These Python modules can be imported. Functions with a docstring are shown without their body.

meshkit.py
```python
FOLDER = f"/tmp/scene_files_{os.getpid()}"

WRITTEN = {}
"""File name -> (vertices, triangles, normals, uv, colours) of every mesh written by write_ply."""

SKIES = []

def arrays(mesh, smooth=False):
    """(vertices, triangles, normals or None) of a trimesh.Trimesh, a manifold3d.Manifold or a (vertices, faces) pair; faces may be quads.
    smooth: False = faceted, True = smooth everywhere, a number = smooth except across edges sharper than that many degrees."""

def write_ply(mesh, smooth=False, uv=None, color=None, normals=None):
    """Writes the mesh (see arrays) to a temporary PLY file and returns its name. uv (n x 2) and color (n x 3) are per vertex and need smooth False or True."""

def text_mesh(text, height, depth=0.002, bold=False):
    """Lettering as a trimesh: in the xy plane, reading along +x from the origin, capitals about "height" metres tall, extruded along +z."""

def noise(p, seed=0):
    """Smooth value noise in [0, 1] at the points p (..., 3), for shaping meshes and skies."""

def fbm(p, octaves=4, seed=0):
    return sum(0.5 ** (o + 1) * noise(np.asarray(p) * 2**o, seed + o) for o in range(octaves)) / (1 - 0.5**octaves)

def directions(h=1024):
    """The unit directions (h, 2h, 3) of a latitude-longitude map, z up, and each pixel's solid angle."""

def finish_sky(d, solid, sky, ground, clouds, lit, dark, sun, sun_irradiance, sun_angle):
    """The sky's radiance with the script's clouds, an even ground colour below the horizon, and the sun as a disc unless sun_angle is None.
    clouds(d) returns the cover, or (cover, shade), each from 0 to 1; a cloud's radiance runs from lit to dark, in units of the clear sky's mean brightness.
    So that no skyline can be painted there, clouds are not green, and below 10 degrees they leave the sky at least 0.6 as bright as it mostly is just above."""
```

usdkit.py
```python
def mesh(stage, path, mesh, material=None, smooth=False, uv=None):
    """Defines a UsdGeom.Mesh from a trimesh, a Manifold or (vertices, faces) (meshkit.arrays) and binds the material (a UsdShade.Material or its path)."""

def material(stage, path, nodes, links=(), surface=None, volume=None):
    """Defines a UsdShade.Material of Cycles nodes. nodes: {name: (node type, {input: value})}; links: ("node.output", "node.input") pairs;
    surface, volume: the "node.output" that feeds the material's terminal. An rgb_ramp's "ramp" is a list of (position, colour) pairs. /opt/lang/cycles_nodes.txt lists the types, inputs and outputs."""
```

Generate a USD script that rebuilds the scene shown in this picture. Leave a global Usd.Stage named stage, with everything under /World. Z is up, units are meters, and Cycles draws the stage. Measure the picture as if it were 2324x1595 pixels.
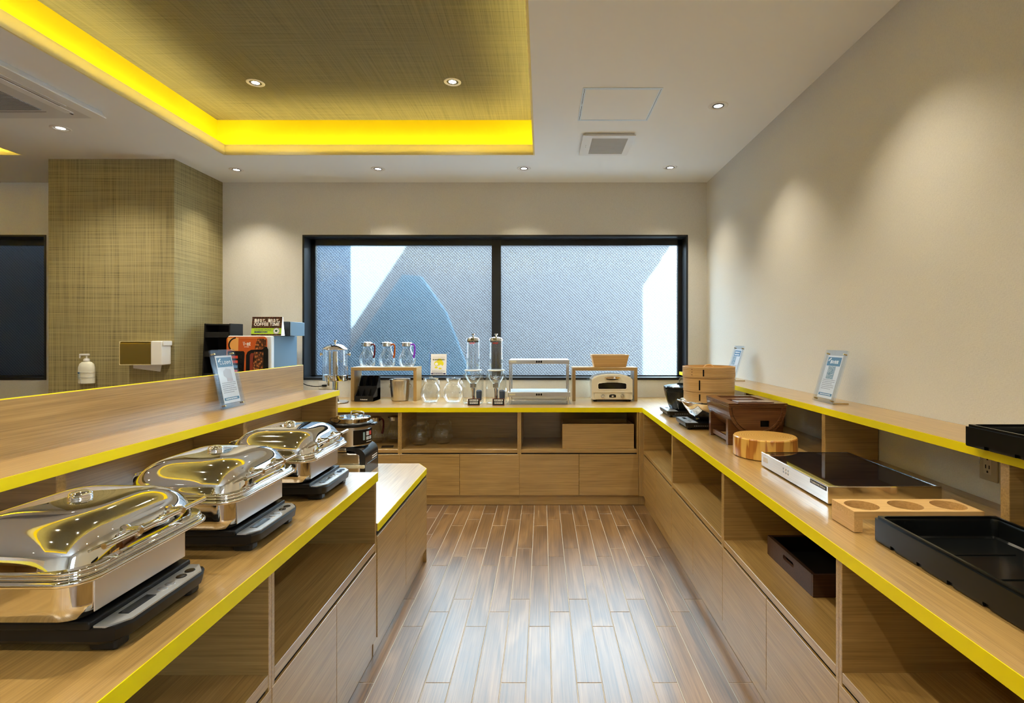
import math, random, glob
import numpy as np
import trimesh
import manifold3d as m3
import meshkit, usdkit
from shapely.geometry import Polygon, box as sbox, LineString, Point
from shapely import affinity
from shapely.ops import unary_union
from pxr import Usd, UsdGeom, UsdLux, UsdShade, Gf, Sdf

random.seed(5)
stage = Usd.Stage.CreateInMemory()
UsdGeom.SetStageUpAxis(stage, 'Z'); UsdGeom.SetStageMetersPerUnit(stage, 1.0)
UsdGeom.Xform.Define(stage, '/World'); UsdGeom.Scope.Define(stage, '/World/Looks')
PI = math.pi

# ------------------------------------------------------------------ camera, sky, sun, exposure
F = 1211.0                      # focal length in pixels of the 2324 x 1595 frame
CU, CV = 1231.0, 765.0          # where the optical axis meets the frame
CAMZ = 1.30
cam = UsdGeom.Camera.Define(stage, '/World/camera')
AP = 36.0
cam.CreateHorizontalApertureAttr(AP)
cam.CreateVerticalApertureAttr(AP * 1595 / 2324)
cam.CreateFocalLengthAttr(F / 2324 * AP)
cam.CreateHorizontalApertureOffsetAttr((1162 - CU) / 2324 * AP)
cam.CreateVerticalApertureOffsetAttr((CV - 797.5) / 2324 * AP)
cam.CreateClippingRangeAttr((0.05, 1000.0))
cam.CreateExposureAttr(1.05)
cam.AddTranslateOp().Set((0, 0, CAMZ)); cam.AddRotateXOp().Set(90)

SKY = (0.60, 0.74, 0.86)
SKY_POWER = 5.8
SUN_POWER = 20000.0
SUN_DIR = np.array([-0.12, 0.97, 0.195])      # from the window towards the sun
SPOT = 1850.0
SPOT_COLOR = (1.0, 0.89, 0.67)
COVE = 13.0
COVE_COLOR = (1.0, 0.88, 0.42)

dome = UsdLux.DomeLight.Define(stage, '/World/sky'); dome.CreateIntensityAttr(SKY_POWER); dome.CreateColorAttr(SKY)
sun = UsdLux.DistantLight.Define(stage, '/World/sun')
sun.CreateIntensityAttr(SUN_POWER); sun.CreateAngleAttr(0.6); sun.CreateColorAttr((1.0, 0.97, 0.92))
_d = SUN_DIR / np.linalg.norm(SUN_DIR)
_q = Gf.Rotation(Gf.Vec3d(0, 0, 1), Gf.Vec3d(*map(float, _d))).GetQuat()
sun.AddOrientOp().Set(Gf.Quatf(_q.GetReal(), Gf.Vec3f(_q.GetImaginary())))

# ------------------------------------------------------------------ naming, prims
_used = {}
def numbered(parent, name):
    k = _used.setdefault(parent, {}); n = k.get(name, 0); k[name] = n + 1
    return f'{parent}/{name}' if n == 0 else f'{parent}/{name}_{n:03d}'
_loc = {}
def key(p, **kw):
    for k, v in kw.items():
        if v: p.SetCustomDataByKey(k, v)
def thing(name, label=None, cat=None, loc=(0, 0, 0), rotz=0, group=None, kind=None):
    path = numbered('/World', name)
    x = UsdGeom.Xform.Define(stage, path)
    if any(loc): x.AddTranslateOp().Set(Gf.Vec3d(*map(float, loc)))
    if rotz: x.AddRotateZOp().Set(float(rotz))
    _loc[path] = np.array(loc, float)
    key(x.GetPrim(), label=label, category=cat, group=group, kind=kind)
    return path
def obj(name, mesh, mat, parent='/World', smooth=30, label=None, world=False, cat=None, group=None, kind=None, loc=None):
    """One Mesh prim. world: the mesh is given in world coordinates and the parent has no rotation."""
    if isinstance(mesh, list): mesh = cat_(mesh)
    if world:
        q = parent
        while q != '/World':
            if q in _loc: mesh = mesh.copy(); mesh.apply_translation(-_loc[q]); break
            q = q.rsplit('/', 1)[0]
    path = numbered(parent, name)
    m = usdkit.mesh(stage, path, mesh, mat, smooth=smooth)
    if loc is not None: m.AddTranslateOp().Set(Gf.Vec3d(*map(float, loc)))
    key(m.GetPrim(), label=label, category=cat, group=group, kind=kind)
    return path
def dup(src, loc, rotz=0, label=None):
    base = src.rsplit('/', 1)[1]
    if base[-4:-3] == '_' and base[-3:].isdigit(): base = base[:-4]
    s = stage.GetPrimAtPath(src); was = s.GetCustomData()
    path = numbered('/World', base)
    x = UsdGeom.Xform.Define(stage, path)
    p = x.GetPrim()
    p.GetReferences().AddInternalReference(src); p.SetInstanceable(True)
    x.ClearXformOpOrder(); 
    for op in list(p.GetPropertyNames()):
        if op.startswith('xformOp:') and p.GetProperty(op).IsAuthored(): pass
    x.AddTranslateOp().Set(Gf.Vec3d(*map(float, loc)))
    x.AddRotateZOp().Set(float(rotz))
    key(p, label=label or was.get('label'), category=was.get('category'), group=was.get('group'))
    return path

# ------------------------------------------------------------------ mesh helpers (trimesh in, trimesh out)
def cat_(ms): return trimesh.util.concatenate([m for m in ms if m is not None])
def bx(x0, x1, y0, y1, z0, z1):
    b = trimesh.creation.box([abs(x1 - x0), abs(y1 - y0), abs(z1 - z0)])
    b.apply_translation([(x0 + x1) / 2, (y0 + y1) / 2, (z0 + z1) / 2]); return b
def mv(m, x=0, y=0, z=0): m = m.copy(); m.apply_translation([x, y, z]); return m
def rot(m, deg, ax, at=(0, 0, 0)):
    m = m.copy(); m.apply_transform(trimesh.transformations.rotation_matrix(math.radians(deg), ax, at)); return m
def tri(man):
    k = man.to_mesh(); return trimesh.Trimesh(k.vert_properties[:, :3], k.tri_verts, process=False)
def man(t): return m3.Manifold(m3.Mesh(np.asarray(t.vertices, np.float32), np.asarray(t.faces, np.uint32)))
def rb(x0, x1, y0, y1, z0, z1, r=0.004, n=8):
    """Box with rounded edges."""
    r = min(r, abs(x1 - x0) / 2.01, abs(y1 - y0) / 2.01, abs(z1 - z0) / 2.01)
    s = m3.Manifold.sphere(r, n)
    return tri(m3.Manifold.batch_hull([s.translate([x, y, z]) for x in (x0 + r, x1 - r) for y in (y0 + r, y1 - r) for z in (z0 + r, z1 - r)]))
def cb(x0, x1, y0, y1, z0, z1, c=0.0008):
    """Box with its top edges chamfered, 20 triangles or so."""
    v = []
    for z, i in ((z0, 0), (z1 - c, 0), (z1, c)):
        v += [(x0 + i, y0 + i, z), (x1 - i, y0 + i, z), (x1 - i, y1 - i, z), (x0 + i, y1 - i, z)]
    f = [(0, 2, 1), (0, 3, 2), (8, 9, 10), (8, 10, 11)]
    for a in (0, 4):
        for k in range(4):
            i, j = a + k, a + (k + 1) % 4
            f += [(i, j, j + 4), (i, j + 4, i + 4)]
    return trimesh.Trimesh(v, f, process=False)
def lathe(prof, n=40):
    m = trimesh.creation.revolve(np.array(prof, float), sections=n); return m
def ext(poly, h):
    if not hasattr(poly, 'geom_type'): poly = Polygon(poly)
    gs = getattr(poly, 'geoms', [poly])
    return cat_([trimesh.creation.extrude_polygon(g, h, engine='earcut') for g in gs])
def ext_y(poly, y0, y1):
    """Polygon in (x, z) pushed along +y."""
    m = rot(ext(poly, y1 - y0), 90, [1, 0, 0]); m.apply_translation([0, y1, 0]); return m
def ext_x(poly, x0, x1):
    """Polygon in (y, z) pushed along +x."""
    m = ext(poly, x1 - x0)
    m.apply_transform(np.array([[0, 0, 1, x0], [1, 0, 0, 0], [0, 1, 0, 0], [0, 0, 0, 1.0]])); return m
def rrect(w, d, r, n=6):
    r = min(r, w / 2.001, d / 2.001)
    p = []
    for cx, cy, a0 in ((w / 2 - r, d / 2 - r, 0), (-w / 2 + r, d / 2 - r, 90), (-w / 2 + r, -d / 2 + r, 180), (w / 2 - r, -d / 2 + r, 270)):
        for k in range(n + 1):
            a = math.radians(a0 + 90 * k / n); p.append((cx + r * math.cos(a), cy + r * math.sin(a)))
    return np.array(p)
def loft(rings, close=True):
    """rings: list of (n x 3) loops; a closed skin with capped ends."""
    n = len(rings[0]); v = np.vstack(rings); f = []
    for a in range(len(rings) - 1):
        for k in range(n):
            i, j = a * n + k, a * n + (k + 1) % n
            f += [(i, j, j + n), (i, j + n, i + n)]
    if close:
        c0, c1 = len(v), len(v) + 1
        v = np.vstack([v, rings[0].mean(0), rings[-1].mean(0)])
        b = (len(rings) - 1) * n
        for k in range(n):
            f.append((c0, (k + 1) % n, k)); f.append((c1, b + k, b + (k + 1) % n))
    return trimesh.Trimesh(v, f, process=False)
def layers(w, d, r, zs, n=6, cx=0, cy=0):
    """Stacked rounded rectangles: zs = [(z, inset), ...]."""
    out = []
    for z, i in zs:
        p = rrect(max(w - 2 * i, 1e-4), max(d - 2 * i, 1e-4), max(r - i, 0.0005), n)
        out.append(np.column_stack([p[:, 0] + cx, p[:, 1] + cy, np.full(len(p), z)]))
    return loft(out)
def tube(pts, r, n=10, cap=True):
    p = np.array(pts, float); t = np.gradient(p, axis=0); t /= np.linalg.norm(t, axis=1, keepdims=True) + 1e-12
    up = np.array([0, 0, 1.0]) if abs(t[0][2]) < 0.9 else np.array([1.0, 0, 0])
    rs = np.broadcast_to(r, (len(p),)); rings = []
    a = np.cross(t[0], up); a /= np.linalg.norm(a)
    for k in range(len(p)):
        a = a - t[k] * np.dot(a, t[k]); a /= np.linalg.norm(a); b = np.cross(t[k], a)
        th = np.arange(n) * 2 * PI / n
        rings.append(p[k] + rs[k] * (np.cos(th)[:, None] * a + np.sin(th)[:, None] * b))
    return loft(rings, cap)
def smoothline(pts, k=6):
    p = np.array(pts, float); out = []
    q = np.vstack([2 * p[0] - p[1], p, 2 * p[-1] - p[-2]])
    for i in range(1, len(q) - 2):
        for t in np.arange(k) / k:
            a, b, c, d = q[i - 1:i + 3]
            out.append(0.5 * (2 * b + (c - a) * t + (2 * a - 5 * b + 4 * c - d) * t * t + (3 * b - a - 3 * c + d) * t ** 3))
    out.append(p[-1]); return np.array(out)
def cyl(r, z0, z1, x=0, y=0, n=28, c=0.0):
    c = min(c, r * .5, (z1 - z0) * .45)
    pr = [(0, z0), (r - c, z0), (r, z0 + c), (r, z1 - c), (r - c, z1), (0, z1)] if c else [(0, z0), (r, z0), (r, z1), (0, z1)]
    return mv(lathe(pr, n), x, y)
def rod(a, b, r, n=10): return tube([a, b], r, n)
def torus(R, r, n=32, k=8):
    th = np.arange(k + 1) * 2 * PI / k
    return lathe([(R + r * math.cos(t), r * math.sin(t)) for t in th], n)
_fonts = {}
def text(s, h, depth=0.0006, bold=False, width=None, cjk=False):
    """Flat lettering centred on the origin in the xy plane, reading along +x; width squeezes it to that length."""
    from PIL import Image, ImageDraw, ImageFont
    from shapely import box as sb, union_all
    names = glob.glob('/opt/blender-*/*/datafiles/fonts/' + ('Noto Sans CJK*' if cjk else 'Inter.woff2'))
    font = _fonts.setdefault(cjk, None) or ImageFont.truetype(names[0], 96); _fonts[cjk] = font
    sw = (4 if cjk else 3) if bold else 0
    x0, y0, x1, y1 = font.getbbox(s, anchor='ls', stroke_width=sw)
    im = Image.new('L', (x1 - x0 + 8, y1 - y0 + 8))
    ImageDraw.Draw(im).text((4 - x0, 4 - y0), s, 255, font, anchor='ls', stroke_width=sw)
    on = np.pad(np.asarray(im) > 127, ((0, 0), (1, 1))).astype(np.int8)
    rows, st = np.nonzero(np.diff(on, axis=1) == 1); en = np.nonzero(np.diff(on, axis=1) == -1)[1]
    shp = union_all(sb(st, -rows - 1, en, -rows)).buffer(0.6).buffer(-0.6).simplify(0.8)
    k = h / 70.0
    m = ext(shp, depth / k); m.apply_scale(k)
    b = m.bounds; m.apply_translation([-(b[0][0] + b[1][0]) / 2, -(b[0][1] + b[1][1]) / 2, 0])
    if width:
        m.vertices[:, 0] *= width / (b[1][0] - b[0][0])
    return m
def facing(m, x=0, y=0, z=0):
    """A flat mesh of the xy plane stood up so that it faces -y, its back at y."""
    m = rot(m, 90, [1, 0, 0]); m.apply_translation([x, y, z]); return m
def bars(w, rows, pitch, h, seed, depth=0.0003):
    """Rows of print too small to read, as short raised dashes; centred, top row first, xy plane."""
    r = random.Random(seed); out = []
    for k in range(rows):
        x = -w / 2; end = w / 2 * (1 if k % 3 != 2 else r.uniform(0.2, .8))
        while x < end - 0.003:
            l = r.uniform(0.003, 0.011); l = min(l, end - x)
            out.append(bx(x, x + l, -k * pitch - h, -k * pitch, 0, depth)); x += l + r.uniform(0.001, 0.0025)
    return cat_(out)

# ------------------------------------------------------------------ materials
def mat(name, nodes, links, surface='p.BSDF'):
    return usdkit.material(stage, f'/World/Looks/{name}', nodes, links, surface=surface)
def plain(name, col, rough=0.45, metal=0.0, bump=0.0, bscale=300, **kw):
    nodes = {'p': ('principled_bsdf', {'base_color': col, 'roughness': rough, 'metallic': metal, **kw})}; links = []
    if bump:
        nodes |= {'tc': ('texture_coordinate', {}), 'n': ('noise_texture', {'scale': bscale, 'detail': 2.0}), 'b': ('bump', {'strength': bump, 'distance': 0.002})}
        links += [('tc.object', 'n.vector'), ('n.fac', 'b.height'), ('b.normal', 'p.normal')]
    return mat(name, nodes, links)
def wood(name, stops, axis, rough=0.38, scale=1.0, coat=0.0, contrast=1.0, per=True, spec=0.5, band=0.045, coat_ior=1.5, coat_rough=0.12):
    """Wood with the grain along one axis of the object's own space."""
    long_, cross = 3.2 * scale, 210.0 * scale
    s1 = [cross] * 3; s1['xyz'.index(axis)] = long_
    s2 = [8.0 * scale] * 3; s2['xyz'.index(axis)] = 1.1 * scale
    nodes = {
        'tc': ('texture_coordinate', {}), 'oi': ('object_info', {}),
        'rnd': ('math', {'math_type': 'multiply', 'value2': 23.0 if per else 0.0}),
        'off': ('vector_math', {'math_type': 'add'}),
        'm1': ('mapping', {'scale': s1}), 'm2': ('mapping', {'scale': s2}),
        'n1': ('noise_texture', {'scale': 1.0, 'detail': 5.0, 'roughness': 0.62}),
        'n2': ('noise_texture', {'scale': 1.0, 'detail': 3.0, 'roughness': 0.5, 'distortion': 0.6}),
        'w': ('math', {'math_type': 'multiply', 'value2': 26.0}), 'sw': ('math', {'math_type': 'sine'}),
        'sw2': ('math', {'math_type': 'multiply', 'value2': band}),
        'a': ('math', {'math_type': 'add'}),
        'c': ('math', {'math_type': 'multiply_add', 'value2': contrast, 'value3': 0.5 - 0.5 * contrast}),
        'r': ('rgb_ramp', {'ramp': stops}),
        'b': ('bump', {'strength': 0.06, 'distance': 0.001}),
        'p': ('principled_bsdf', {'roughness': rough, 'coat_weight': coat, 'coat_roughness': coat_rough, 'coat_ior': coat_ior, 'specular_ior_level': spec}),
    }
    links = [('oi.random', 'rnd.value1'), ('tc.object', 'off.vector1'), ('rnd.value', 'off.vector2'),
             ('off.vector', 'm1.vector'), ('off.vector', 'm2.vector'), ('m1.vector', 'n1.vector'), ('m2.vector', 'n2.vector'),
             ('n2.fac', 'w.value1'), ('w.value', 'sw.value1'), ('sw.value', 'sw2.value1'), ('n1.fac', 'a.value1'), ('sw2.value', 'a.value2'),
             ('a.value', 'c.value1'), ('c.value', 'r.fac'), ('r.color', 'p.base_color'), ('n1.fac', 'b.height'), ('b.normal', 'p.normal')]
    return mat(name, nodes, links)
OAK = [(0.20, (0.185, 0.105, 0.030)), (0.40, (0.35, 0.213, 0.066)), (0.58, (0.44, 0.275, 0.092)), (0.80, (0.54, 0.36, 0.135))]
OK_ = dict(rough=0.36, coat=0.7, coat_ior=1.7, coat_rough=0.24)
oak = wood('oak_laminate_lengthwise', OAK, 'x', **OK_)
oak_d = wood('oak_laminate_depthwise', OAK, 'y', **OK_)
oak_v = wood('oak_laminate_upright', OAK, 'z', **OK_)
bamboo = wood('bamboo', [(0.2, (0.50, 0.29, 0.10)), (0.5, (0.64, 0.40, 0.16)), (0.8, (0.74, 0.50, 0.23))], 'x', rough=0.4)
bamboo_y = wood('bamboo_end_to_end', [(0.2, (0.50, 0.29, 0.10)), (0.5, (0.64, 0.40, 0.16)), (0.8, (0.74, 0.50, 0.23))], 'y', rough=0.4)
walnut = wood('walnut_lacquer', [(0.2, (0.055, 0.020, 0.008)), (0.5, (0.125, 0.048, 0.018)), (0.8, (0.20, 0.085, 0.032))], 'x', rough=0.28, coat=0.3)
yellow = plain('yellow_edge_laminate', (0.90, 0.75, 0.0), 0.36, specular_ior_level=0.3)
yellow_paint = plain('yellow_cove_paint', (0.95, 0.72, 0.0), 0.6)
black_pl = plain('black_plastic', (0.007, 0.007, 0.008), 0.35, specular_ior_level=0.3)
black_matte = plain('black_matte', (0.009, 0.009, 0.010), 0.55, bump=0.15, bscale=900, specular_ior_level=0.3)
black_gloss = plain('black_gloss', (0.006, 0.006, 0.007), 0.08)
black_dark = plain('black_recess', (0.008, 0.007, 0.006), 0.8)
frame_black = plain('window_frame_black', (0.012, 0.013, 0.016), 0.32)
chrome = plain('polished_steel', (0.83, 0.82, 0.80), 0.035, 1.0)
steel = plain('brushed_steel', (0.66, 0.65, 0.63), 0.24, 1.0)
steel_soft = plain('satin_steel', (0.62, 0.61, 0.59), 0.34, 1.0)
brass = plain('brass', (0.60, 0.42, 0.16), 0.25, 1.0)
silver_panel = plain('silver_panel', (0.50, 0.52, 0.55), 0.30, 0.55)
white_pl = plain('white_plastic', (0.80, 0.80, 0.79), 0.35)
white_paper = plain('white_paper', (0.84, 0.84, 0.85), 0.7)
cream = plain('cream_enamel', (0.78, 0.74, 0.62), 0.25)
header_blue = plain('print_blue', (0.10, 0.24, 0.38), 0.6)
print_grey = plain('print_grey', (0.42, 0.42, 0.45), 0.7)
print_pink = plain('print_pale_pink', (0.62, 0.54, 0.56), 0.7)
print_teal = plain('print_teal', (0.25, 0.36, 0.42), 0.7)
print_yellow = plain('print_yellow', (0.80, 0.72, 0.02), 0.6)
print_green = plain('print_lime', (0.36, 0.55, 0.02), 0.6)
print_navy = plain('print_navy', (0.03, 0.03, 0.14), 0.6)
print_red = plain('print_red', (0.62, 0.05, 0.02), 0.5)
print_orange = plain('print_orange', (0.55, 0.10, 0.015), 0.4)
print_tan = plain('print_coffee_cream', (0.80, 0.40, 0.11), 0.4)
print_white = plain('print_white', (0.86, 0.86, 0.85), 0.5)

def glassy(name, tint, rough, base_fac, power=3.0, gcol=(1, 1, 1), edge=0.75):
    """Thin clear wall: see-through, mirror-like towards its edges."""
    nodes = {'t': ('transparent_bsdf', {'color': tint}), 'g': ('glossy_bsdf', {'color': gcol, 'roughness': rough}),
             'lw': ('layer_weight', {'blend': 0.5}), 'pw': ('math', {'math_type': 'power', 'value2': power}), 'ma': ('math', {'math_type': 'multiply_add', 'value2': edge, 'value3': base_fac, 'use_clamp': True}),
             'm': ('mix_closure', {})}
    return mat(name, nodes, [('lw.facing', 'pw.value1'), ('pw.value', 'ma.value1'), ('ma.value', 'm.fac'), ('t.BSDF', 'm.closure1'), ('g.BSDF', 'm.closure2')], 'm.closure')
clear_glass = glassy('clear_glass', (0.93, 0.95, 0.955), 0.03, 0.075, 2.0, (1, 1, 1), 0.85)
acrylic = glassy('clear_acrylic', (0.90, 0.93, 0.97), 0.10, 0.02, 4.0, (1, 1, 1), 0.14)

# ------------------------------------------------------------------ the setting
def px(u, v, Y): return (u - CU) * Y / F, CAMZ - (v - CV) * Y / F
YW, XR, ZC = 4.83, 1.488, 2.70       # back wall, right wall, ceiling
XL, YN = -7.0, -3.6                  # left wall, wall behind the viewer
COLX0, COLX1, COLY = -3.884, -2.895, 4.196

def paper(name, col, sc, amount, bump, dark=0.9):
    """Woven wall covering: fine threads crossing at right angles, relief and a little tone."""
    nodes = {'g': ('geometry', {}), 'p': ('principled_bsdf', {'roughness': 0.75, 'specular_ior_level': 0.25}), 'b': ('bump', {'strength': bump, 'distance': 0.0015})}
    links, last = [], None
    for i, s in enumerate(sc):
        nodes[f'm{i}'] = ('mapping', {'scale': s}); nodes[f'n{i}'] = ('noise_texture', {'scale': 1.0, 'detail': 2.0, 'roughness': 0.7})
        links += [('g.position', f'm{i}.vector'), (f'm{i}.vector', f'n{i}.vector')]
    nodes['x'] = ('math', {'math_type': 'add'})
    links += [('n0.fac', 'x.value1'), ('n1.fac', 'x.value2')]
    lo = tuple(c * (1 - amount) for c in col); hi = tuple(min(1, c * (1 + amount * .6)) for c in col)
    nodes['r'] = ('rgb_ramp', {'ramp': [(0.30, lo), (0.5, col), (0.70, hi)]})
    nodes['h'] = ('math', {'math_type': 'multiply', 'value2': 0.5})
    links += [('x.value', 'h.value1'), ('h.value', 'r.fac'), ('r.color', 'p.base_color'), ('x.value', 'b.height'), ('b.normal', 'p.normal')]
    return mat(name, nodes, links)
linen_wall = paper('linen_wall_covering', (0.32, 0.27, 0.135), [(1.6, 1.6, 190), (170, 170, 1.6)], 0.62, 0.35)
linen_ceil = paper('linen_ceiling_covering', (0.20, 0.184, 0.108), [(1.6, 180, 3), (150, 1.6, 3)], 0.42, 0.35)
wall_m = paper('cream_woven_wallpaper', (0.685, 0.67, 0.63), [(90, 90, 420), (420, 420, 90)], 0.10, 0.35)
ceil_m = plain('ceiling_paint', (0.86, 0.875, 0.87), 0.85, bump=0.12, bscale=260, specular_ior_level=0.2)
lip_m = mat('cove_lip_diffuser', {'d': ('diffuse_bsdf', {'color': (0.78, 0.72, 0.48)}), 't': ('translucent_bsdf', {'color': (0.85, 0.78, 0.42)}), 'm': ('mix_closure', {'fac': 0.35})}, [('d.BSDF', 'm.closure1'), ('t.BSDF', 'm.closure2')], 'm.closure')
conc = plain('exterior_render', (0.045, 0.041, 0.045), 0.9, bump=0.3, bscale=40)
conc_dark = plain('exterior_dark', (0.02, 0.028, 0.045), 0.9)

# floor: wood-look tiles on grout
TILE = [(0.25, (0.075, 0.038, 0.016)), (0.45, (0.165, 0.090, 0.038)), (0.6, (0.24, 0.135, 0.058)), (0.8, (0.33, 0.20, 0.088))]
tile_m = wood('wood_look_tile', TILE, 'y', rough=0.36, scale=0.8, spec=0.5, band=0.10, coat=1.0, coat_ior=1.78, coat_rough=0.34)
grout_m = plain('grout', (0.50, 0.475, 0.43), 0.8)
nodes = {'g': ('geometry', {}), 'm': ('mapping', {'rotation': (0, 0, PI / 2)}), 'br': ('brick_texture', {'color1': (0.15, 0.09, 0.055), 'color2': (0.20, 0.12, 0.07), 'mortar': (0.45, 0.42, 0.38), 'scale': 1.0, 'mortar_size': 0.002, 'brick_width': 0.64, 'row_height': 0.0952}), 'p': ('principled_bsdf', {'roughness': 0.3})}
far_tile = mat('wood_look_tile_beyond', nodes, [('g.position', 'm.vector'), ('m.vector', 'br.vector'), ('br.color', 'p.base_color')])
TW, TL = 0.0952, 0.64
TX0, TX1, TY0, TY1 = 0.034 - 8 * TW, 0.034 + 9 * TW, 0.40, 4.30
fl = thing('floor', 'brown wood-look tile floor with pale grout lines', None, kind='structure')
obj('slab', [bx(XL - .2, XR + .2, YN - .2, TY0, -0.10, 0), bx(XL - .2, TX0, TY0, YW + .2, -0.10, 0), bx(TX1, XR + .2, TY0, YW + .2, -.10, 0), bx(TX0, TX1, TY1, YW + .2, -.10, 0)], far_tile, fl, smooth=False)
obj('grout', bx(TX0, TX1, TY0, TY1, -0.10, -0.0016), grout_m, fl, smooth=False)
offs = [2.008, 2.399, 2.525]           # end joints, repeating every three columns
rt = random.Random(3)
for k in range(-8, 9):
    x0 = 0.034 + k * TW
    o = offs[{0: 2, 1: 0, 2: 1}[k % 3]]
    y = o - TL * math.ceil((o - TY0) / TL)
    while y < TY1:
        a, b = max(y, TY0), min(y + TL, TY1)
        if b - a > 0.03:
            w, l = TW - 0.0032, b - a - 0.0036
            obj('tile', cb(-w / 2, w / 2, -l / 2, l / 2, -0.008, rt.uniform(-.0002, .0002), 0.0009), tile_m, fl, smooth=False, loc=(x0 + TW / 2, (a + b) / 2, 0))
        y += TL

# ceiling with two lit recesses
OP = [(-2.438, -0.071, -1.6, 4.095), (-6.2, -4.01, -1.6, 4.095)]
slab = sbox(XL - .2, YN - .2, XR + .2, YW + .2)
for o in OP: slab = slab.difference(sbox(o[0] - .012, o[2] - .012, o[1] + .012, o[3] + .012))
ce = thing('ceiling', 'white ceiling with yellow-lit recesses', None, kind='structure')
obj('ceiling_board', mv(ext(slab, 0.02), z=ZC), ceil_m, ce, smooth=False)
LEDm = mat('cove_light_strip', {'e': ('emission', {'color': COVE_COLOR, 'strength': COVE})}, [], 'e.emission')
SET, LIP, ZR = 0.15, 0.078, 3.027
LED2 = mat('cove_light_strip_left', {'e': ('emission', {'color': COVE_COLOR, 'strength': COVE * 3.0})}, [], 'e.emission')
for o in OP:
    x0, x1, y0, y1 = o
    t = 0.012
    lip = sbox(x0 - t, y0 - t, x1 + t, y1 + t).difference(sbox(x0, y0, x1, y1))
    obj('cove_lip', mv(ext(lip, LIP), z=ZC), lip_m, ce, smooth=False, label='pale yellow lip around the lit recess')
    X0, X1, Y0, Y1 = x0 - SET, x1 + SET, y0 - SET, y1 + SET
    wall = sbox(X0 - .02, Y0 - .02, X1 + .02, Y1 + .02).difference(sbox(X0, Y0, X1, Y1))
    obj('cove_wall', mv(ext(wall, ZR - ZC - .02), z=ZC + .02), yellow_paint, ce, smooth=False, label='bright yellow upright face of the lit recess')
    obj('recess_ceiling', bx(X0 - .02, X1 + .02, Y0 - .02, Y1 + .02, ZR, ZR + .02), linen_ceil, ce, smooth=False, label='linen-textured tan ceiling inside the recess')
    h = 0.012; zs = ZC + 0.032
    strips = [bx(x0 - .075, x0 - .060, y0, y1, zs, zs + h), bx(x1 + .060, x1 + .075, y0, y1, zs, zs + h), bx(x0, x1, y1 + .060, y1 + .075, zs, zs + h), bx(x0, x1, y0 - .075, y0 - .06, zs, zs + h)]
    for s in strips: obj('light_strip', s, LEDm if o is OP[0] else LED2, ce, smooth=False)

# walls
W1 = (-2.170, 1.316, 0.913, 2.225)       # window openings x0, x1, z0, z1
W2 = (-6.30, -4.490, 0.913, 2.225)
bw = sbox(XL - .2, -0.05, XR + .2, ZC)
for w in (W1, W2): bw = bw.difference(sbox(w[0], w[2], w[1], w[3]))
obj('wall_back', ext_y(bw, YW, YW + 0.22), wall_m, smooth=False, kind='structure', label='cream back wall around the long frosted window')
W3 = (-2.5, -1.3, 1.05, 2.05)       # daylight window in the right wall, behind the viewer: y0, y1, z0, z1
obj('wall_right', ext_x(sbox(YN, -.05, YW, ZC).difference(sbox(W3[0], W3[2], W3[1], W3[3])), XR, XR + .15), wall_m, smooth=False, kind='structure', label='plain cream wall along the right counter')
obj('wall_left', bx(XL - .15, XL, YN, YW, -.05, ZC), wall_m, smooth=False, kind='structure', label='far left wall of the room')
obj('wall_front', bx(XL, XR, YN - .15, YN, -.05, ZC), wall_m, smooth=False, kind='structure', label='wall behind the viewer')
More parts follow.
